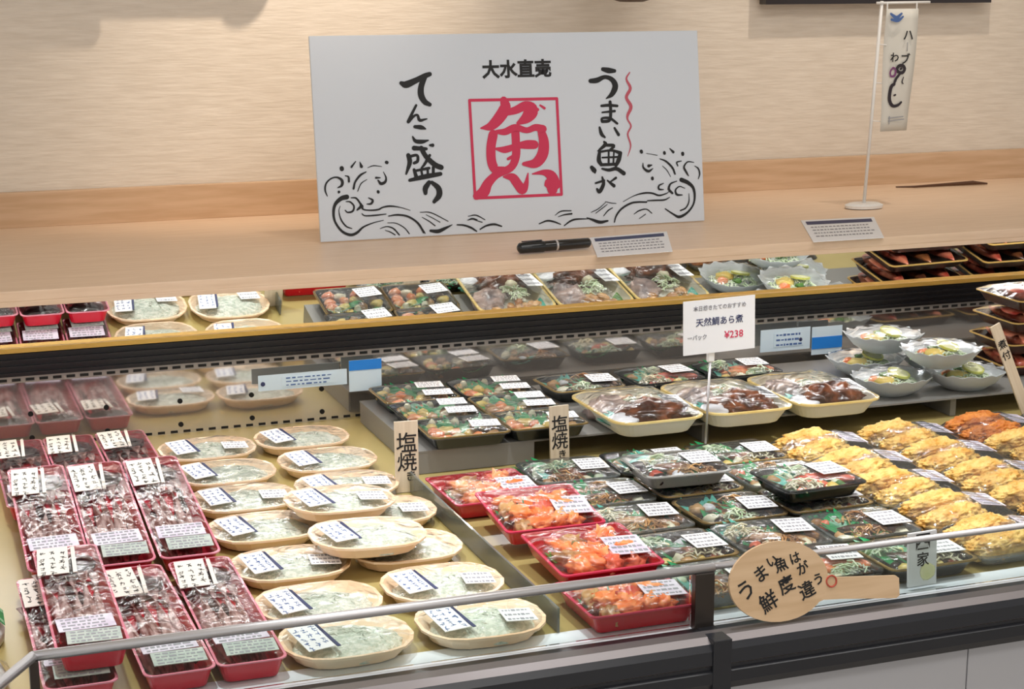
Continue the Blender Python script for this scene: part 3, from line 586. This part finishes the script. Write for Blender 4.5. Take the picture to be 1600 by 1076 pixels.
FRAME='308.3,256.2,4.7 398,255.4,4.7 489.3,254.7,4.7 / 489.3,254.7,4.7 489.6,162.2,4.7 490,67.5,4.7 / 490,67.5,4.7 398.4,67.8,4.7 309.9,68.3,4.7 / 309.9,68.3,4.7 309.1,163.2,4.7 308.3,256.2,4.7'
RIPPLE='647.6,302.1,2.2 639.9,289.4,3.3 647.6,271.1,5.4 638.2,253.3,5.4 647.3,234.9,6 639.4,218.3,4.9 639,209.3,3 645.5,196.1,3 637.7,180.8,3 642.5,162.4,3 642,152.1,2.2 635.6,136.7,0.8'
BLACK='173.4,292.1,5.9 183.1,289.2,10.1 203.4,296.8,8.3 220.8,304.5,7.7 231,307.8,6.5 / 220.8,303.1,7.7 212.6,284.5,8.9 211.7,268.3,9.5 218.2,256,8.3 227.8,250.3,5.9 / 200.7,249.7,3.6 191.3,233.8,4.2 183.4,219.2,5.3 / 183.4,219.2,5.3 195.4,229.6,3.6 202.5,230.7,3.6 206.3,221.2,4.7 220.6,223.4,1.8 / 195.6,209.3,4.7 208.4,207.6,6.5 216.7,204.6,2.4 / 190.3,190.6,2.4 195.6,182.3,5.3 208.3,180.5,5.9 221.3,182.7,1.8 / 223.6,173.2,3 229.3,173,5.3 / 179.9,155.8,6.5 181.9,142.2,7.1 173.7,120.8,3 / 181.1,153,4.2 196.9,155.1,4.2 197.7,144.3,4.7 190.4,140.5,4.2 / 192,168.9,7.1 216.1,166.6,4.7 / 206.2,168.4,7.1 215.3,151.7,7.1 231.6,136.1,7.7 244.2,130.2,7.7 / 222.5,154.2,4.2 211.6,138.3,4.2 204.1,130.4,2.4 / 189.7,128.3,4.2 193.2,114.6,5.9 / 189.6,125.6,3.6 219.8,129.8,4.2 / 228.4,130.8,4.7 227.7,117.2,4.7 / 203.9,127.7,3.6 205.3,116.8,3.6 / 216.8,128.6,3.6 216.8,117.7,3.6 / 180.1,108.4,4.7 210.3,113.9,7.1 242.1,118,5.9 / 218.3,102.6,6.5 210.5,92.1,8.3 210,82.6,5.9 / 224,102.4,5.3 236.3,90.9,8.3 237,77.2,8.9 226.3,65.4,5.3 / 589.9,309.8,6.5 602.5,307,9.2 615.1,305.9,6 / 562.2,287.3,7.1 576.2,288.3,8.7 593.4,294.3,6.5 608.7,288.8,8.2 615.1,275.8,10.3 607.3,260.5,8.2 594.2,251.9,1.6 / 583.7,238,4.4 599.2,238.8,4.9 617.5,237,4.4 / 584.5,225.1,2.7 611.4,226.9,4.4 / 602.4,245.2,5.4 602.8,225.9,5.4 599.2,209.2,5.4 583.6,207.1,4.9 / 583.6,207.1,4.9 583.9,213.5,3.8 600.8,213,4.4 615.9,202.2,3.8 / 577.4,195.7,3.8 581,182.7,6 587.8,176,3.3 / 609.8,193.4,3.8 617.7,180.2,5.4 / 585.9,167,3.8 588.5,161.8,6.5 575.3,151.9,3.8 571,149.5,1.6 / 588.4,160.5,4.9 606.7,158.5,5.4 594.9,148.6,3.3 / 575.2,149.3,4.9 572.9,131.3,7.6 578.1,122.1,5.4 / 577.9,147.9,3.8 600.7,149.7,3.8 620.3,143.8,6 / 620.3,143.8,6 615.3,129.7,7.6 609.2,119.5,5.4 / 580.2,136.2,2.7 614.2,136.2,3.3 / 594.9,148.6,3.3 593.7,122.7,3.8 / 606.3,148.2,2.7 603.6,122.4,3.3 / 576.7,122.1,4.9 610.7,122.1,4.9 / 556.8,117.7,6.5 562.1,111.1,8.2 563.3,107.1,3.3 / 579.2,114.3,3.3 593.2,111.1,5.4 610.3,113,6 625.5,103.3,7.1 / 578.4,97.5,3.3 580.6,84.4,6 571.4,69.3,6.5 566,74.7,3.8 / 563.7,86.4,3.3 582.3,90.8,3.8 / 589.4,90.5,2.7 603,79.5,6 / 593.4,86.4,2.2 608,94.9,4.4'
DRAW='54.9,82.4,7.8 43.5,79.8,6.9 31.6,69.5,5.2 27.5,54,4.3 29.7,36.7,3.5 41.5,18.9,3.8 57.2,11,4.5 70.4,14.2,4.2 84,24.5,2.8 104,31.4,1.7 123.9,35.1,1 / 41,65.9,1 38.1,56.6,1.4 41.2,40.8,2.4 50.1,27.8,2.4 61.2,22.6,1.4 / 50.2,57.6,1.7 54.9,53.5,2.4 64.7,55.3,3.1 67.7,64.6,2.8 60.8,72.8,2.4 52.8,73.9,1.4 / 62.9,80.5,1.4 72.6,79.3,2.8 79.4,70.3,3.1 81.4,64,4.8 73.7,57.3,2.8 / 83,63.9,5.2 85.9,57.5,2.4 100.5,55.2,2.4 115.3,56,2.8 123.7,59.6,2.4 138.5,61.2,2.8 158.2,57.9,1.4 177.7,51.4,0.9 / 82.2,49.8,1.4 88.5,45.5,2.1 108.1,45.3,2.4 129.5,46.7,1.4 / 134.2,42.5,1.7 150.8,44,2.8 170.4,40.7,3.1 186.5,31.1,3.1 195.9,20.3,3.5 201.9,7.2,2.1 / 116.5,19.7,1 129.8,22.9,1.7 142.7,18.3,2.4 153.6,5.8,2.1 / 126.1,16,1 135.8,12.3,1.7 145.3,6.3,1.7 / 131.8,29.9,1 148.2,28.3,1.4 164.2,18.8,1.7 173.5,7.1,1.7 / 17.3,85.7,1.4 13.9,96.8,2.8 16.3,109.1,2.8 26.4,118,2.4 37.8,119.9,2.8 47.1,114,4.5 46.5,104.7,4.2 38.2,100.4,1.4 / 54,122.3,1.4 60.3,119.7,2.8 60.6,111.1,3.5 / 68.8,97.5,3.5 72.7,109.8,3.1 83.2,121.9,3.5 94.9,127.7,1.7 / 76.6,92.4,1.4 83.9,106.2,1.7 95.7,113.5,0.9 / 98.6,135.4,0.9 110.2,138.8,1.7 126.4,136.6,0.9 / 129.1,126.3,1 133.4,115.1,2.8 131.3,107.3,4.2 122.9,104.5,4.8 117.6,111,2.4 / 121.9,115.6,1.7 113.8,115.9,3.5 / 96.9,78.9,1.4 104.8,73.9,3.5 101.2,67.7,3.5 93,67.3,1.4 / 48.1,136.6,6.9 48.3,135,6.9 / 67.1,138.2,3.5 75.7,148,1.7 / 83.8,146.9,1 86.5,138.2,5.2 / 135.9,144.1,5.5 137,143.7,5.5 / 116.4,89.8,4.8 116.8,88.7,4.8 / 40.2,92.5,4.5 39.7,91.6,3.5 / 216.3,10.4,4.2 231.3,8.6,6.2 245.7,13.6,4.6 260.3,19.6,1.2 / 270.4,19.1,2.1 284.6,17.4,2.9 298.6,11.9,3.3 309.4,4.5,2.1 / 316.8,8,2.1 329.5,14.1,2.9 346.1,16.2,3.3 361.4,11.5,2.1 / 292.2,26.7,1.2 301.5,29.1,2.9 311.6,26.7,1.7 / 293.6,34.3,1 310.1,35.4,2.1 328,25.8,1.2 / 305.5,27,1.2 321.6,21.3,1.7 / 200.7,37,1 214.3,28.7,1.7 225.9,19.5,1.7 / 209,41.4,1 222.6,34,1.2 236.3,25.7,1.2 / 197.2,46.8,1 219.2,44.7,1.7 252.5,26.8,1.2 / 188.3,30,1.7 197.7,18.1,2.1 205,6.2,1.7 / 439.8,12.3,1.7 456.9,17.3,2.9 471.6,14.6,2.9 485.1,9,1.7 / 492.4,5.7,1.7 505.5,13.9,2.9 518.5,17.2,2.9 544.2,16.7,1.2 / 474.3,27.3,1 487.4,34.5,2.1 508.7,34.5,1.7 / 480.5,24,1 493.4,27.3,2.1 509.5,28.5,2.9 / 541.3,19.2,1.5 554.4,14.1,4.1 569.6,8.9,5.2 586.1,10.7,3 / 600.5,7.3,2.2 604.9,19.5,3 617.2,33.1,3.3 637.2,42.9,3.3 652.9,44.8,3 672.5,43.9,2.6 / 674.6,46.5,1.9 692.3,46.5,2.6 712.1,46.5,2.6 724.2,51.3,1.1 / 621.8,47.2,1.1 645.7,57.6,1.5 667.4,62,3 685.1,61.2,3 700.7,56,3 716.6,58.9,1.9 722.7,62.2,1.1 / 751.6,85.1,7.4 765.3,79.2,6.7 776.9,68.8,5.2 780.2,52.4,4.1 776.4,34.5,3.3 762.7,18.9,3.7 744.3,10.8,4.8 730.6,16.9,3 713.3,28.5,1.9 / 767.3,56.6,1.1 766.6,40.4,2.2 759.1,28.1,2.6 746.9,23.3,2.2 / 758.8,67.7,1.1 747,71.9,1.9 737.8,65.1,3 740.3,56,3.7 752.2,54.5,1.9 / 741.5,82.9,1.5 727.4,78.1,3 723,67.5,4.5 730.5,59.1,3.7 / 711.6,79.7,1.5 701.5,75.6,3 701.2,68.5,3.3 711.1,67.2,1.5 / 668.2,121.6,1.5 668.8,112.7,3.3 679.2,105.2,4.5 689.3,110.1,1.5 / 680.7,115.8,5.6 687.7,117.3,1.9 / 705.9,129.1,1.5 719.5,123.2,3.3 732.8,110.2,3.7 738.2,97.4,3 / 711.2,114.6,1.1 720.7,105.3,1.5 728,92.4,0.9 / 753.3,122.8,1.5 743.2,120.5,2.6 744.9,113.3,2.2 / 781.1,119,1.1 767.1,120.5,2.2 758.7,110.9,3.3 762.3,101.8,3.7 767.9,92.6,1.9 / 782.8,111.7,1.1 790.5,106,2.6 793.1,95.1,2.6 789.6,85.3,1.5 / 665.4,145.8,5.6 666.1,144,5.6 / 716.4,141.2,5.2 716.7,139.4,5.2 / 728.6,148.8,1.5 736.2,141.4,4.8 / 756.9,137.9,5.9 757.2,136.1,5.6 / 687.5,91.4,5.2 687.8,89.6,5.2 / 676.9,140.9,0.9 700.3,136.4,1.1 / 551.3,29.3,1.1 567,35.6,1.5 583,47.2,1.1 / 560.8,27,1.1 576.7,36.9,1.5 586.7,43.5,1.1 / 577.9,20.9,1.5 588,31,2.2 597.9,35.9,1.5 / 583.1,49,1.1 594.5,45.8,1.5 606.1,44.3,1.1 / 644,21.1,1.1 656.1,27.7,2.2 671.9,29.6,1.9 683.3,21,1.5 / 655.3,11.7,1.1 669.4,19.9,1.5'
sg = thing('fish_signboard', 'big white signboard with brushed black Japanese lettering and red fish seal, leaning on counter', 'sign', (.773, 3.113, .2905), (R(-8), 0, 0))
bm = bmesh.new(); box(bm, (.4005, .003, .1915), (.801, .006, .383)); bmesh.ops.bevel(bm, geom=bm.edges[:], offset=.001, segments=1, affect='EDGES'); finish(bm, 'board', 'white', sg)
bl = BLACK.split(' / ')
half = lambda L, lo, hi: ' / '.join(q for q in L if lo <= float(q.split(',')[0]) < hi)
link(strokes_me('left_lettering', half(bl, 0, 400), 'ink', k=1.32), 'left_lettering', sg, (0, -.0004, 0))
link(strokes_me('right_lettering', half(bl, 400, 900), 'ink', k=1.22), 'right_lettering', sg, (0, -.0004, 0))
glyphs('heading_lettering', '大水直売', .036, 'ink', sg, (.409, -.0006, .3115), (R(90), 0, 0), .0012)
link(strokes_me('red_fish_character', RED, 'redink', k=1.28), 'red_fish_character', sg, (0, -.0004, 0))
link(strokes_me('red_seal_frame', FRAME, 'redink', k=1.2), 'red_seal_frame', sg, (0, -.0004, 0))
link(strokes_me('rose_ripple', RIPPLE, 'pink', k=1.2), 'rose_ripple', sg, (0, -.0004, 0))
dr = DRAW.split(' / ')
link(strokes_me('left_wave_drawing', half(dr, -9, 400), 'ink', k=1.2), 'left_wave_drawing', sg, (0, -.0004, 0))
link(strokes_me('right_wave_drawing', half(dr, 400, 900), 'ink', k=1.2), 'right_wave_drawing', sg, (0, -.0004, 0))
bm = bmesh.new(); box(bm, (.4, .045, .132), (.05, .004, .272), 0, (R(17.5), 0, 0)); bmesh.ops.translate(bm, vec=(0, 0, .010), verts=bm.verts[:]); finish(bm, 'easel_strut', 'white', sg)
# felt pen and two leaflets
pn = thing('black_felt_pen', 'thick black felt pen lying at the counter edge beside a leaflet', 'pen', (1.152, 2.872, .3014), (0, 0, R(6)))
bm = bmesh.new(); tube(bm, [(-.07, 0, 0), (-.066, 0, 0), (.0, 0, 0), (.066, 0, 0), (.07, 0, 0)], [.006, .0092, .0098, .0092, .006], 14); finish(bm, 'barrel', 'pen', pn, smooth=True)
bm = bmesh.new(); tube(bm, [(-.078, 0, 0), (-.074, 0, 0), (-.028, 0, 0), (-.026, 0, 0)], [.005, .0098, .0106, .010], 14); finish(bm, 'cap', 'blackp', pn, smooth=True)
bm = bmesh.new(); tube(bm, [(-.003, 0, 0), (.001, 0, 0)], .0102, 14); finish(bm, 'ring', 'steel', pn)
bm = bmesh.new(); box(bm, (-.05, 0, .0115), (.04, .004, .0018)); finish(bm, 'clip', 'blackp', pn)
def leaflet(pts, label, z=.2905):
    c = sum((Vector(p) for p in pts), Vector())/4; t = thing('leaflet', label, 'leaflet', (c.x, c.y, z))
    bm = bmesh.new(); v = [Vector(p)-c for p in pts]
    def q(u, w): a = v[0].lerp(v[1], u); b = v[3].lerp(v[2], u); return a.lerp(b, w)
    def quad(u0, u1, w0, w1, zz, mi):
        f = bm.faces.new([bm.verts.new((q(u, w).x, q(u, w).y, zz)) for u, w in ((u0, w0), (u1, w0), (u1, w1), (u0, w1))]); f.material_index = mi
    lo = [bm.verts.new((p.x, p.y, 0)) for p in v]; hi = [bm.verts.new((p.x, p.y, .0012)) for p in v]
    bm.faces.new(lo); bm.faces.new(hi)
    for k in range(4): bm.faces.new((lo[k], lo[(k+1) % 4], hi[(k+1) % 4], hi[k]))
    finish(bm, 'sheet', 'paper', t)
    bm = bmesh.new(); quad(.05, .95, .08, .24, .0015, 0); finish(bm, 'heading_bar', 'navy', t)
    bm = bmesh.new(); rnd = random.Random(len(label))
    for r_ in range(4):
        u = .08
        while u < .88:
            l = rnd.uniform(.02, .05); quad(u, u+l, .34+r_*.14, .34+r_*.14+.05, .0015, 0); u += l+.015
    finish(bm, 'small_print', 'greyink', t)
leaflet([(1.268, 2.99, 0), (1.440, 3.01, 0), (1.348, 2.792, 0), (1.196, 2.784, 0)], 'white leaflet with navy heading lying at counter edge beside the pen')
leaflet([(1.760, 3.05, 0), (1.926, 3.04, 0), (1.797, 2.798, 0), (1.643, 2.798, 0)], 'white leaflet with navy heading lying on the counter below the small banner')
# banner stand
bs = thing('banner_stand', 'small white banner on a slim pole standing on the counter, right of the signboard', 'banner', (1.982, 3.17, .2905))
bm = bmesh.new(); loops(bm, [at_z(oval(.086, .06, 24, 2), 0), at_z(oval(.088, .062, 24, 2), .006), at_z(oval(.07, .045, 24, 2), .010)]); finish(bm, 'base', 'wplast', bs, smooth=False)
bm = bmesh.new(); tube(bm, [(0, 0, .008), (.022, 0, .434)], .0036, 10); finish(bm, 'pole', 'wplast', bs, smooth=True)
bm = bmesh.new(); tube(bm, [(.008, -.002, .430), (.138, -.002, .431)], .0028, 8); finish(bm, 'crossbar', 'wplast', bs, smooth=True)
bm = bmesh.new(); n = 12; Q = []
for i in range(n+1):
    t = i/n; z = .418-t*.256; xo = .031-t*.005; Q.append([bm.verts.new((xo+u*.078-(.008*t*u), .004*math.sin(u*3+t*5)-.006, z)) for u in (0, .25, .5, .75, 1)])
for i in range(n):
    for k in range(4): bm.faces.new((Q[i][k], Q[i][k+1], Q[i+1][k+1], Q[i+1][k]))
r = bmesh.ops.extrude_face_region(bm, geom=bm.faces[:]); bmesh.ops.translate(bm, vec=(0, .0006, 0), verts=[e for e in r['geom'] if isinstance(e, bmesh.types.BMVert)])
bn = finish(bm, 'banner_cloth', 'cloth', bs, smooth=True)
def bg(s, size, x, z, m='greyink', bold=.0004, sx=1): return glyphs('lettering', s, size, m, bn, (x, -.0115, z), (R(90), 0, 0), bold, .0002, 'CENTER', sx)
bg('ハ', .026, .083, .362, 'ink'); bg('│', .018, .082, .338, 'greyink'); bg('ブ', .024, .078, .312, 'ink'); bg('わ', .022, .052, .316, 'ink')
link(strokes_me('swirl_drawing', '70,285,6 62,291,7 66,299,7 76,300,7 81,293,7 77,286,7 70,285,7 / 71,293,5 73,294,5 / 70,283,5 62,274,6 58,266,6 / 57,262,7 50,256,8 47,240,8 48,226,8 56,216,7 68,217,6 76,223,5 / 79,276,2 76,266,3 79,262,2 / 58,238,4 61,239,4', 'sauce'), 'swirl_drawing', bn, (-.003, -.0108, 0))
link(strokes_me('ring_drawing', '44,290,4 50,296,4 56,290,4 54,280,5 46,278,4 43,284,4 44,290,4', 'purple'), 'ring_drawing', bn, (0, -.0108, 0))
link(strokes_me('footer_lines', '44,190,2 80,193,2 / 44,184,2 82,187,2 / 46,193,3 46,178,2', 'greyink'), 'footer_lines', bn, (0, -.0108, 0))
link(strokes_me('blue_flourish', '38,408,5 52,400,8 64,408,5 / 40,396,5 56,394,7 68,402,4', 'blueink'), 'blue_flourish', bn, (0, -.0108, 0))
for z, x in ((.345, .018), (.265, .014), (.185, .011)):
    bm = bmesh.new(); tube(bm, [(x-.002, 0, z), (x+.018, -.004, z-.002)], .0011, 6); finish(bm, 'clip', 'wplast', bs)
for x in (.033, .105):
    bm = bmesh.new(); tube(bm, [(x, -.004, .430), (x, -.004, .415)], .0018, 6); finish(bm, 'hanging_loop', 'wplast', bs)
# dark brown strip standing in for the shaded gap between counter and wall
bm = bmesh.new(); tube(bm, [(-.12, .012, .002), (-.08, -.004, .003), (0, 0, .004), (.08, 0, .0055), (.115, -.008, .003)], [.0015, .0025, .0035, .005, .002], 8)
o = finish(bm, 'gap_shade_strip', 'gapshade', None, (2.355, 3.425, .2905), (0, 0, R(-2))); tag(o, 'thin dark strip standing in for the shaded gap between counter and wall, far right', 'strip')
# wooden slips
def slip(loc, w, h, rot, label, texts, m='slip', img=False):
    t = thing('wooden_slip_sign', label, 'sign', loc, rot, None)
    bm = bmesh.new(); box(bm, (0, 0, h/2), (w, .004, h)); finish(bm, 'slip', m, t)
    for s, size, x, z in texts: glyphs('lettering', s, size, 'ink', t, (x, -.0024, z), (R(90), 0, 0), .0002)
    return t
slip((.737, 2.452, 0), .037, .112, (R(-3), 0, R(-4)), 'pale wooden slip reading salt grill in black brush, in front of the bento corner', (('塩', .034, 0, .076), ('焼', .032, 0, .046), ('き', .018, .006, .024)))
slip((1.012, 2.502, 0), .034, .100, (R(-3), 0, R(4)), 'pale wooden slip with black brush writing standing before the riser, beside bream tray', (('塩', .03, 0, .068), ('焼', .03, 0, .040), ('き', .016, .004, .018)))
slip((1.905, 2.47, .006), .020, .190, (R(-3), R(-24), R(0)), 'narrow wooden slip leaning left at the right edge of the picture', (('煮', .018, 0, .150), ('付', .018, 0, .128)))
c4 = slip((1.246, 1.812, .0045), .044, .072, (R(-4), 0, R(3)), 'small printed paper slip with green garnish picture standing behind the front glass', (('四', .026, 0, .058), ('家', .02, 0, .034)), 'paper')
link(lump_me('garnish_picture', .013, .0006, .012, 'lemon', 2, .2, 2, 2), 'garnish_picture', c4, (.008, -.0022, .018)); 
# price card on a wire pole
pc = thing('price_card_stand', 'white price card with red price clipped to a slim pole before the bream trays', 'price card', (1.262, 2.475, 0), (0, 0, 0))
bm = bmesh.new(); tube(bm, [(0, 0, .002), (.006, 0, .165)], .0022, 8); finish(bm, 'pole', 'steel', pc, smooth=True)
bm = bmesh.new(); loops(bm, [at_z(oval(.04, .03, 16, 2), 0), at_z(oval(.036, .026, 16, 2), .003)]); finish(bm, 'foot', 'wplast', pc)
bm = bmesh.new(); box(bm, (.006, 0, .170), (.013, .008, .022)); bmesh.ops.bevel(bm, geom=bm.edges[:], offset=.002, segments=1, affect='EDGES'); finish(bm, 'clip', 'wplast', pc)
bm = bmesh.new(); box(bm, (.018, -.005, .221), (.131, .0016, .090), 0, (0, R(-1.5), 0)); cd = finish(bm, 'card', 'paper', pc)
def cg(s, size, x, z, m): glyphs('lettering', s, size, m, cd, (x, -.0062, z), (R(90), R(-1.5), 0), .0001)
cg('本日焼きたてのおすすめ', .0088, .018, .252, 'greyink'); cg('天然鯛あら煮', .0145, .018, .228, 'navy'); cg('一パック', .009, -.022, .203, 'greyink'); cg('¥238', .017, .045, .204, 'redink')
# price rail labels on the back panel
def rail_card(x0, x1, z0, z1, label, blue, txt):
    t = thing('shelf_label', label, 'price label', ((x0+x1)/2, 2.8935, z0)); w = x1-x0; h = z1-z0
    bm = bmesh.new(); box(bm, (0, 0, h/2), (w, .0015, h)); finish(bm, 'card', 'paleblue', t)
    if blue: bm = bmesh.new(); box(bm, (blue[0]*w, -.0012, h*blue[1]), (w*blue[2], .001, h*blue[3])); finish(bm, 'blue_block', 'sky', t)
    if txt:
        bm = bmesh.new(); r = bmesh.ops.create_cone(bm, cap_ends=True, segments=12, radius1=.004, radius2=.004, depth=.001); bmesh.ops.transform(bm, matrix=Matrix.Translation((txt*w, -.0013, h*.45)) @ Matrix.Rotation(R(90), 4, 'X'), verts=r['verts']); finish(bm, 'navy_dot', 'navy', t)
        link(label_me('small_print', w*.6, h*.62, int(w*999), 'paleblue', 'blueink', 3), 'small_print', t, (.06*w, -.001, h*.5), (R(90), 0, 0))
    return t
rail_card(.600, .760, .070, .098, 'pale blue shelf label with navy dot on the back panel above the whitebait', None, -.45)
rail_card(.764, .824, .055, .112, 'grey shelf label with bright blue top on the back panel by the bento corner', (0, .84, 1, .32), None)
rail_card(1.590, 1.700, .062, .106, 'pale blue shelf label with navy dot on the back panel right of the price card', None, .3)
rail_card(1.704, 1.772, .048, .104, 'shelf label with bright blue block on the back panel behind the salad bowls', (0, .42, 1, .42), None)
# wooden paddle leaning on the guard rail
pd = thing('wooden_paddle_sign', 'round pale wooden paddle with black brush writing and red stamp, leaning on the front rail', 'sign', (1.010, 1.762, .0055), (R(-12), 0, 0))
bm = bmesh.new(); P = []
for k in range(36):
    a = 2*math.pi*k/36; x = .069*math.cos(a); z = .050*math.sin(a); P.append((x, z))
ang = R(-3)
def rot2(x, z, a): return x*math.cos(a)-z*math.sin(a), x*math.sin(a)+z*math.cos(a)
P = [rot2(x, z, ang) for x, z in P]
front = [bm.verts.new((x, -.002, z+.0505)) for x, z in P]; back = [bm.verts.new((x, .002, z+.0505)) for x, z in P]
bm.faces.new(front); bm.faces.new(back)
for k in range(36): bm.faces.new((front[k], front[(k+1) % 36], back[(k+1) % 36], back[k]))
finish(bm, 'blade', 'paddle', pd)
bm = bmesh.new(); hp_ = [(.052, .070), (.064, .052), (.080, .046), (.166, .038), (.171, .034), (.170, .012), (.165, .009), (.085, .018), (.060, .020), (.040, .014)]
f0 = [bm.verts.new((x, -.0019, z)) for x, z in hp_]; f1 = [bm.verts.new((x, .0019, z)) for x, z in hp_]; bm.faces.new(f0); bm.faces.new(f1)
for k in range(len(hp_)): bm.faces.new((f0[k], f0[(k+1) % len(hp_)], f1[(k+1) % len(hp_)], f1[k]))
finish(bm, 'handle', 'paddle', pd)
for s, size, x, z, a in (('う', .027, -.046, .044, 30), ('ま', .022, -.024, .062, 30), ('い', .016, -.008, .076, 20), ('魚', .019, .004, .070, 15), ('は', .016, .024, .076, 15), ('鮮', .026, -.016, .026, 25), ('度', .023, .010, .044, 20), ('が', .017, .034, .062, 15), ('違', .023, .038, .034, 20), ('う', .016, .055, .046, 15)):
    glyphs('lettering', s, size, 'ink', pd, (x, -.0024, z), (R(90), R(-a), 0), .0003)
bm = bmesh.new()
pts = [(.073+.007*math.cos(t), -.0024, .042+.007*math.sin(t)) for t in [2*math.pi*k/16 for k in range(17)]]; tube(bm, pts, .0012, 5); finish(bm, 'red_stamp', 'seal', pd)

# ------------------------------------------------------------------ upper wall: framed board, lamp and added shadow casters, mostly above the picture
fr = thing('framed_board', 'dark framed board mounted on the wall above the banner, only its lower edge in view', 'picture frame', (2.20, 3.497, .713))
bm = bmesh.new(); box(bm, (0, 0, .30), (.58, .012, .56)); finish(bm, 'print', 'art', fr)
bm = bmesh.new()
for c, s in (((0, 0, .011), (.60, .03, .022)), ((0, 0, .59), (.60, .03, .022)), ((-.289, 0, .30), (.022, .03, .556)), ((.289, 0, .30), (.022, .03, .556))): box(bm, c, s)
finish(bm, 'frame', 'frame', fr)
bm = bmesh.new()
for x in (-.2, .2): tube(bm, [(x, .005, .5), (x, .033, .5)], .008, 8)
finish(bm, 'wall_mount', 'frame', fr)
def lamp(x, y, z, label):
    t = thing('lamp_shape', label, 'lamp', (x, y, z))
    bm = bmesh.new(); tube(bm, [(0, 0, 0), (0, 0, .006), (0, 0, .05), (0, 0, .1), (0, 0, .12)], [.025, .045, .06, .06, .02], 20); finish(bm, 'shade', 'lampm', t, smooth=True)
    bm = bmesh.new(); tube(bm, [(0, 0, .115), (0, .03, .16), (0, 3.53-y, .16)], .007, 8); finish(bm, 'arm', 'lampm', t, smooth=True)
    return t
lamp(1.515, 3.36, .724, 'dark wall lamp whose underside just shows at the top, left of the frame')
lamp(.765, 3.44, .862, 'unseen lamp-shaped body added above the view, left of the signboard, to cast a shadow')  # unseen body, added for its rounded shadow on the wall
hb = thing('shadow_board', 'unseen dark board added above the top left corner to cast the wall shadow', 'sign', (.135, 3.43, .80))  # unseen board, added to shade the top left of the wall
bm = bmesh.new(); box(bm, (0, 0, .15), (.76, .02, .30)); bmesh.ops.bevel(bm, geom=bm.edges[:], offset=.004, segments=2, affect='EDGES'); finish(bm, 'board', 'frame', hb)
bm = bmesh.new(); box(bm, (.51, 0, .065), (.27, .02, .03)); finish(bm, 'shadow_bar', 'frame', hb)  # thin bar added to throw the narrow shadow band beside it
bm = bmesh.new()
for x in (-.3, .3): tube(bm, [(x, .01, .2), (x, .13, .2)], .006, 8)
finish(bm, 'wall_bracket', 'frame', hb)
for o in list(COL.objects):
    if o.parent is None and o.type not in ('CAMERA', 'LIGHT'):
        o.location.z += DZ
        if o.name.split('.')[0] in ('price_card_stand', 'acrylic_divider', 'wooden_slip_sign', 'bagged_fish_pack', 'fish_signboard', 'banner_stand'): o.location.z += .0012
        if len(o.get('label', '').split()) > 16: print('LONG', len(o['label'].split()), o['label'])
    if 'used' in o.keys(): del o['used']
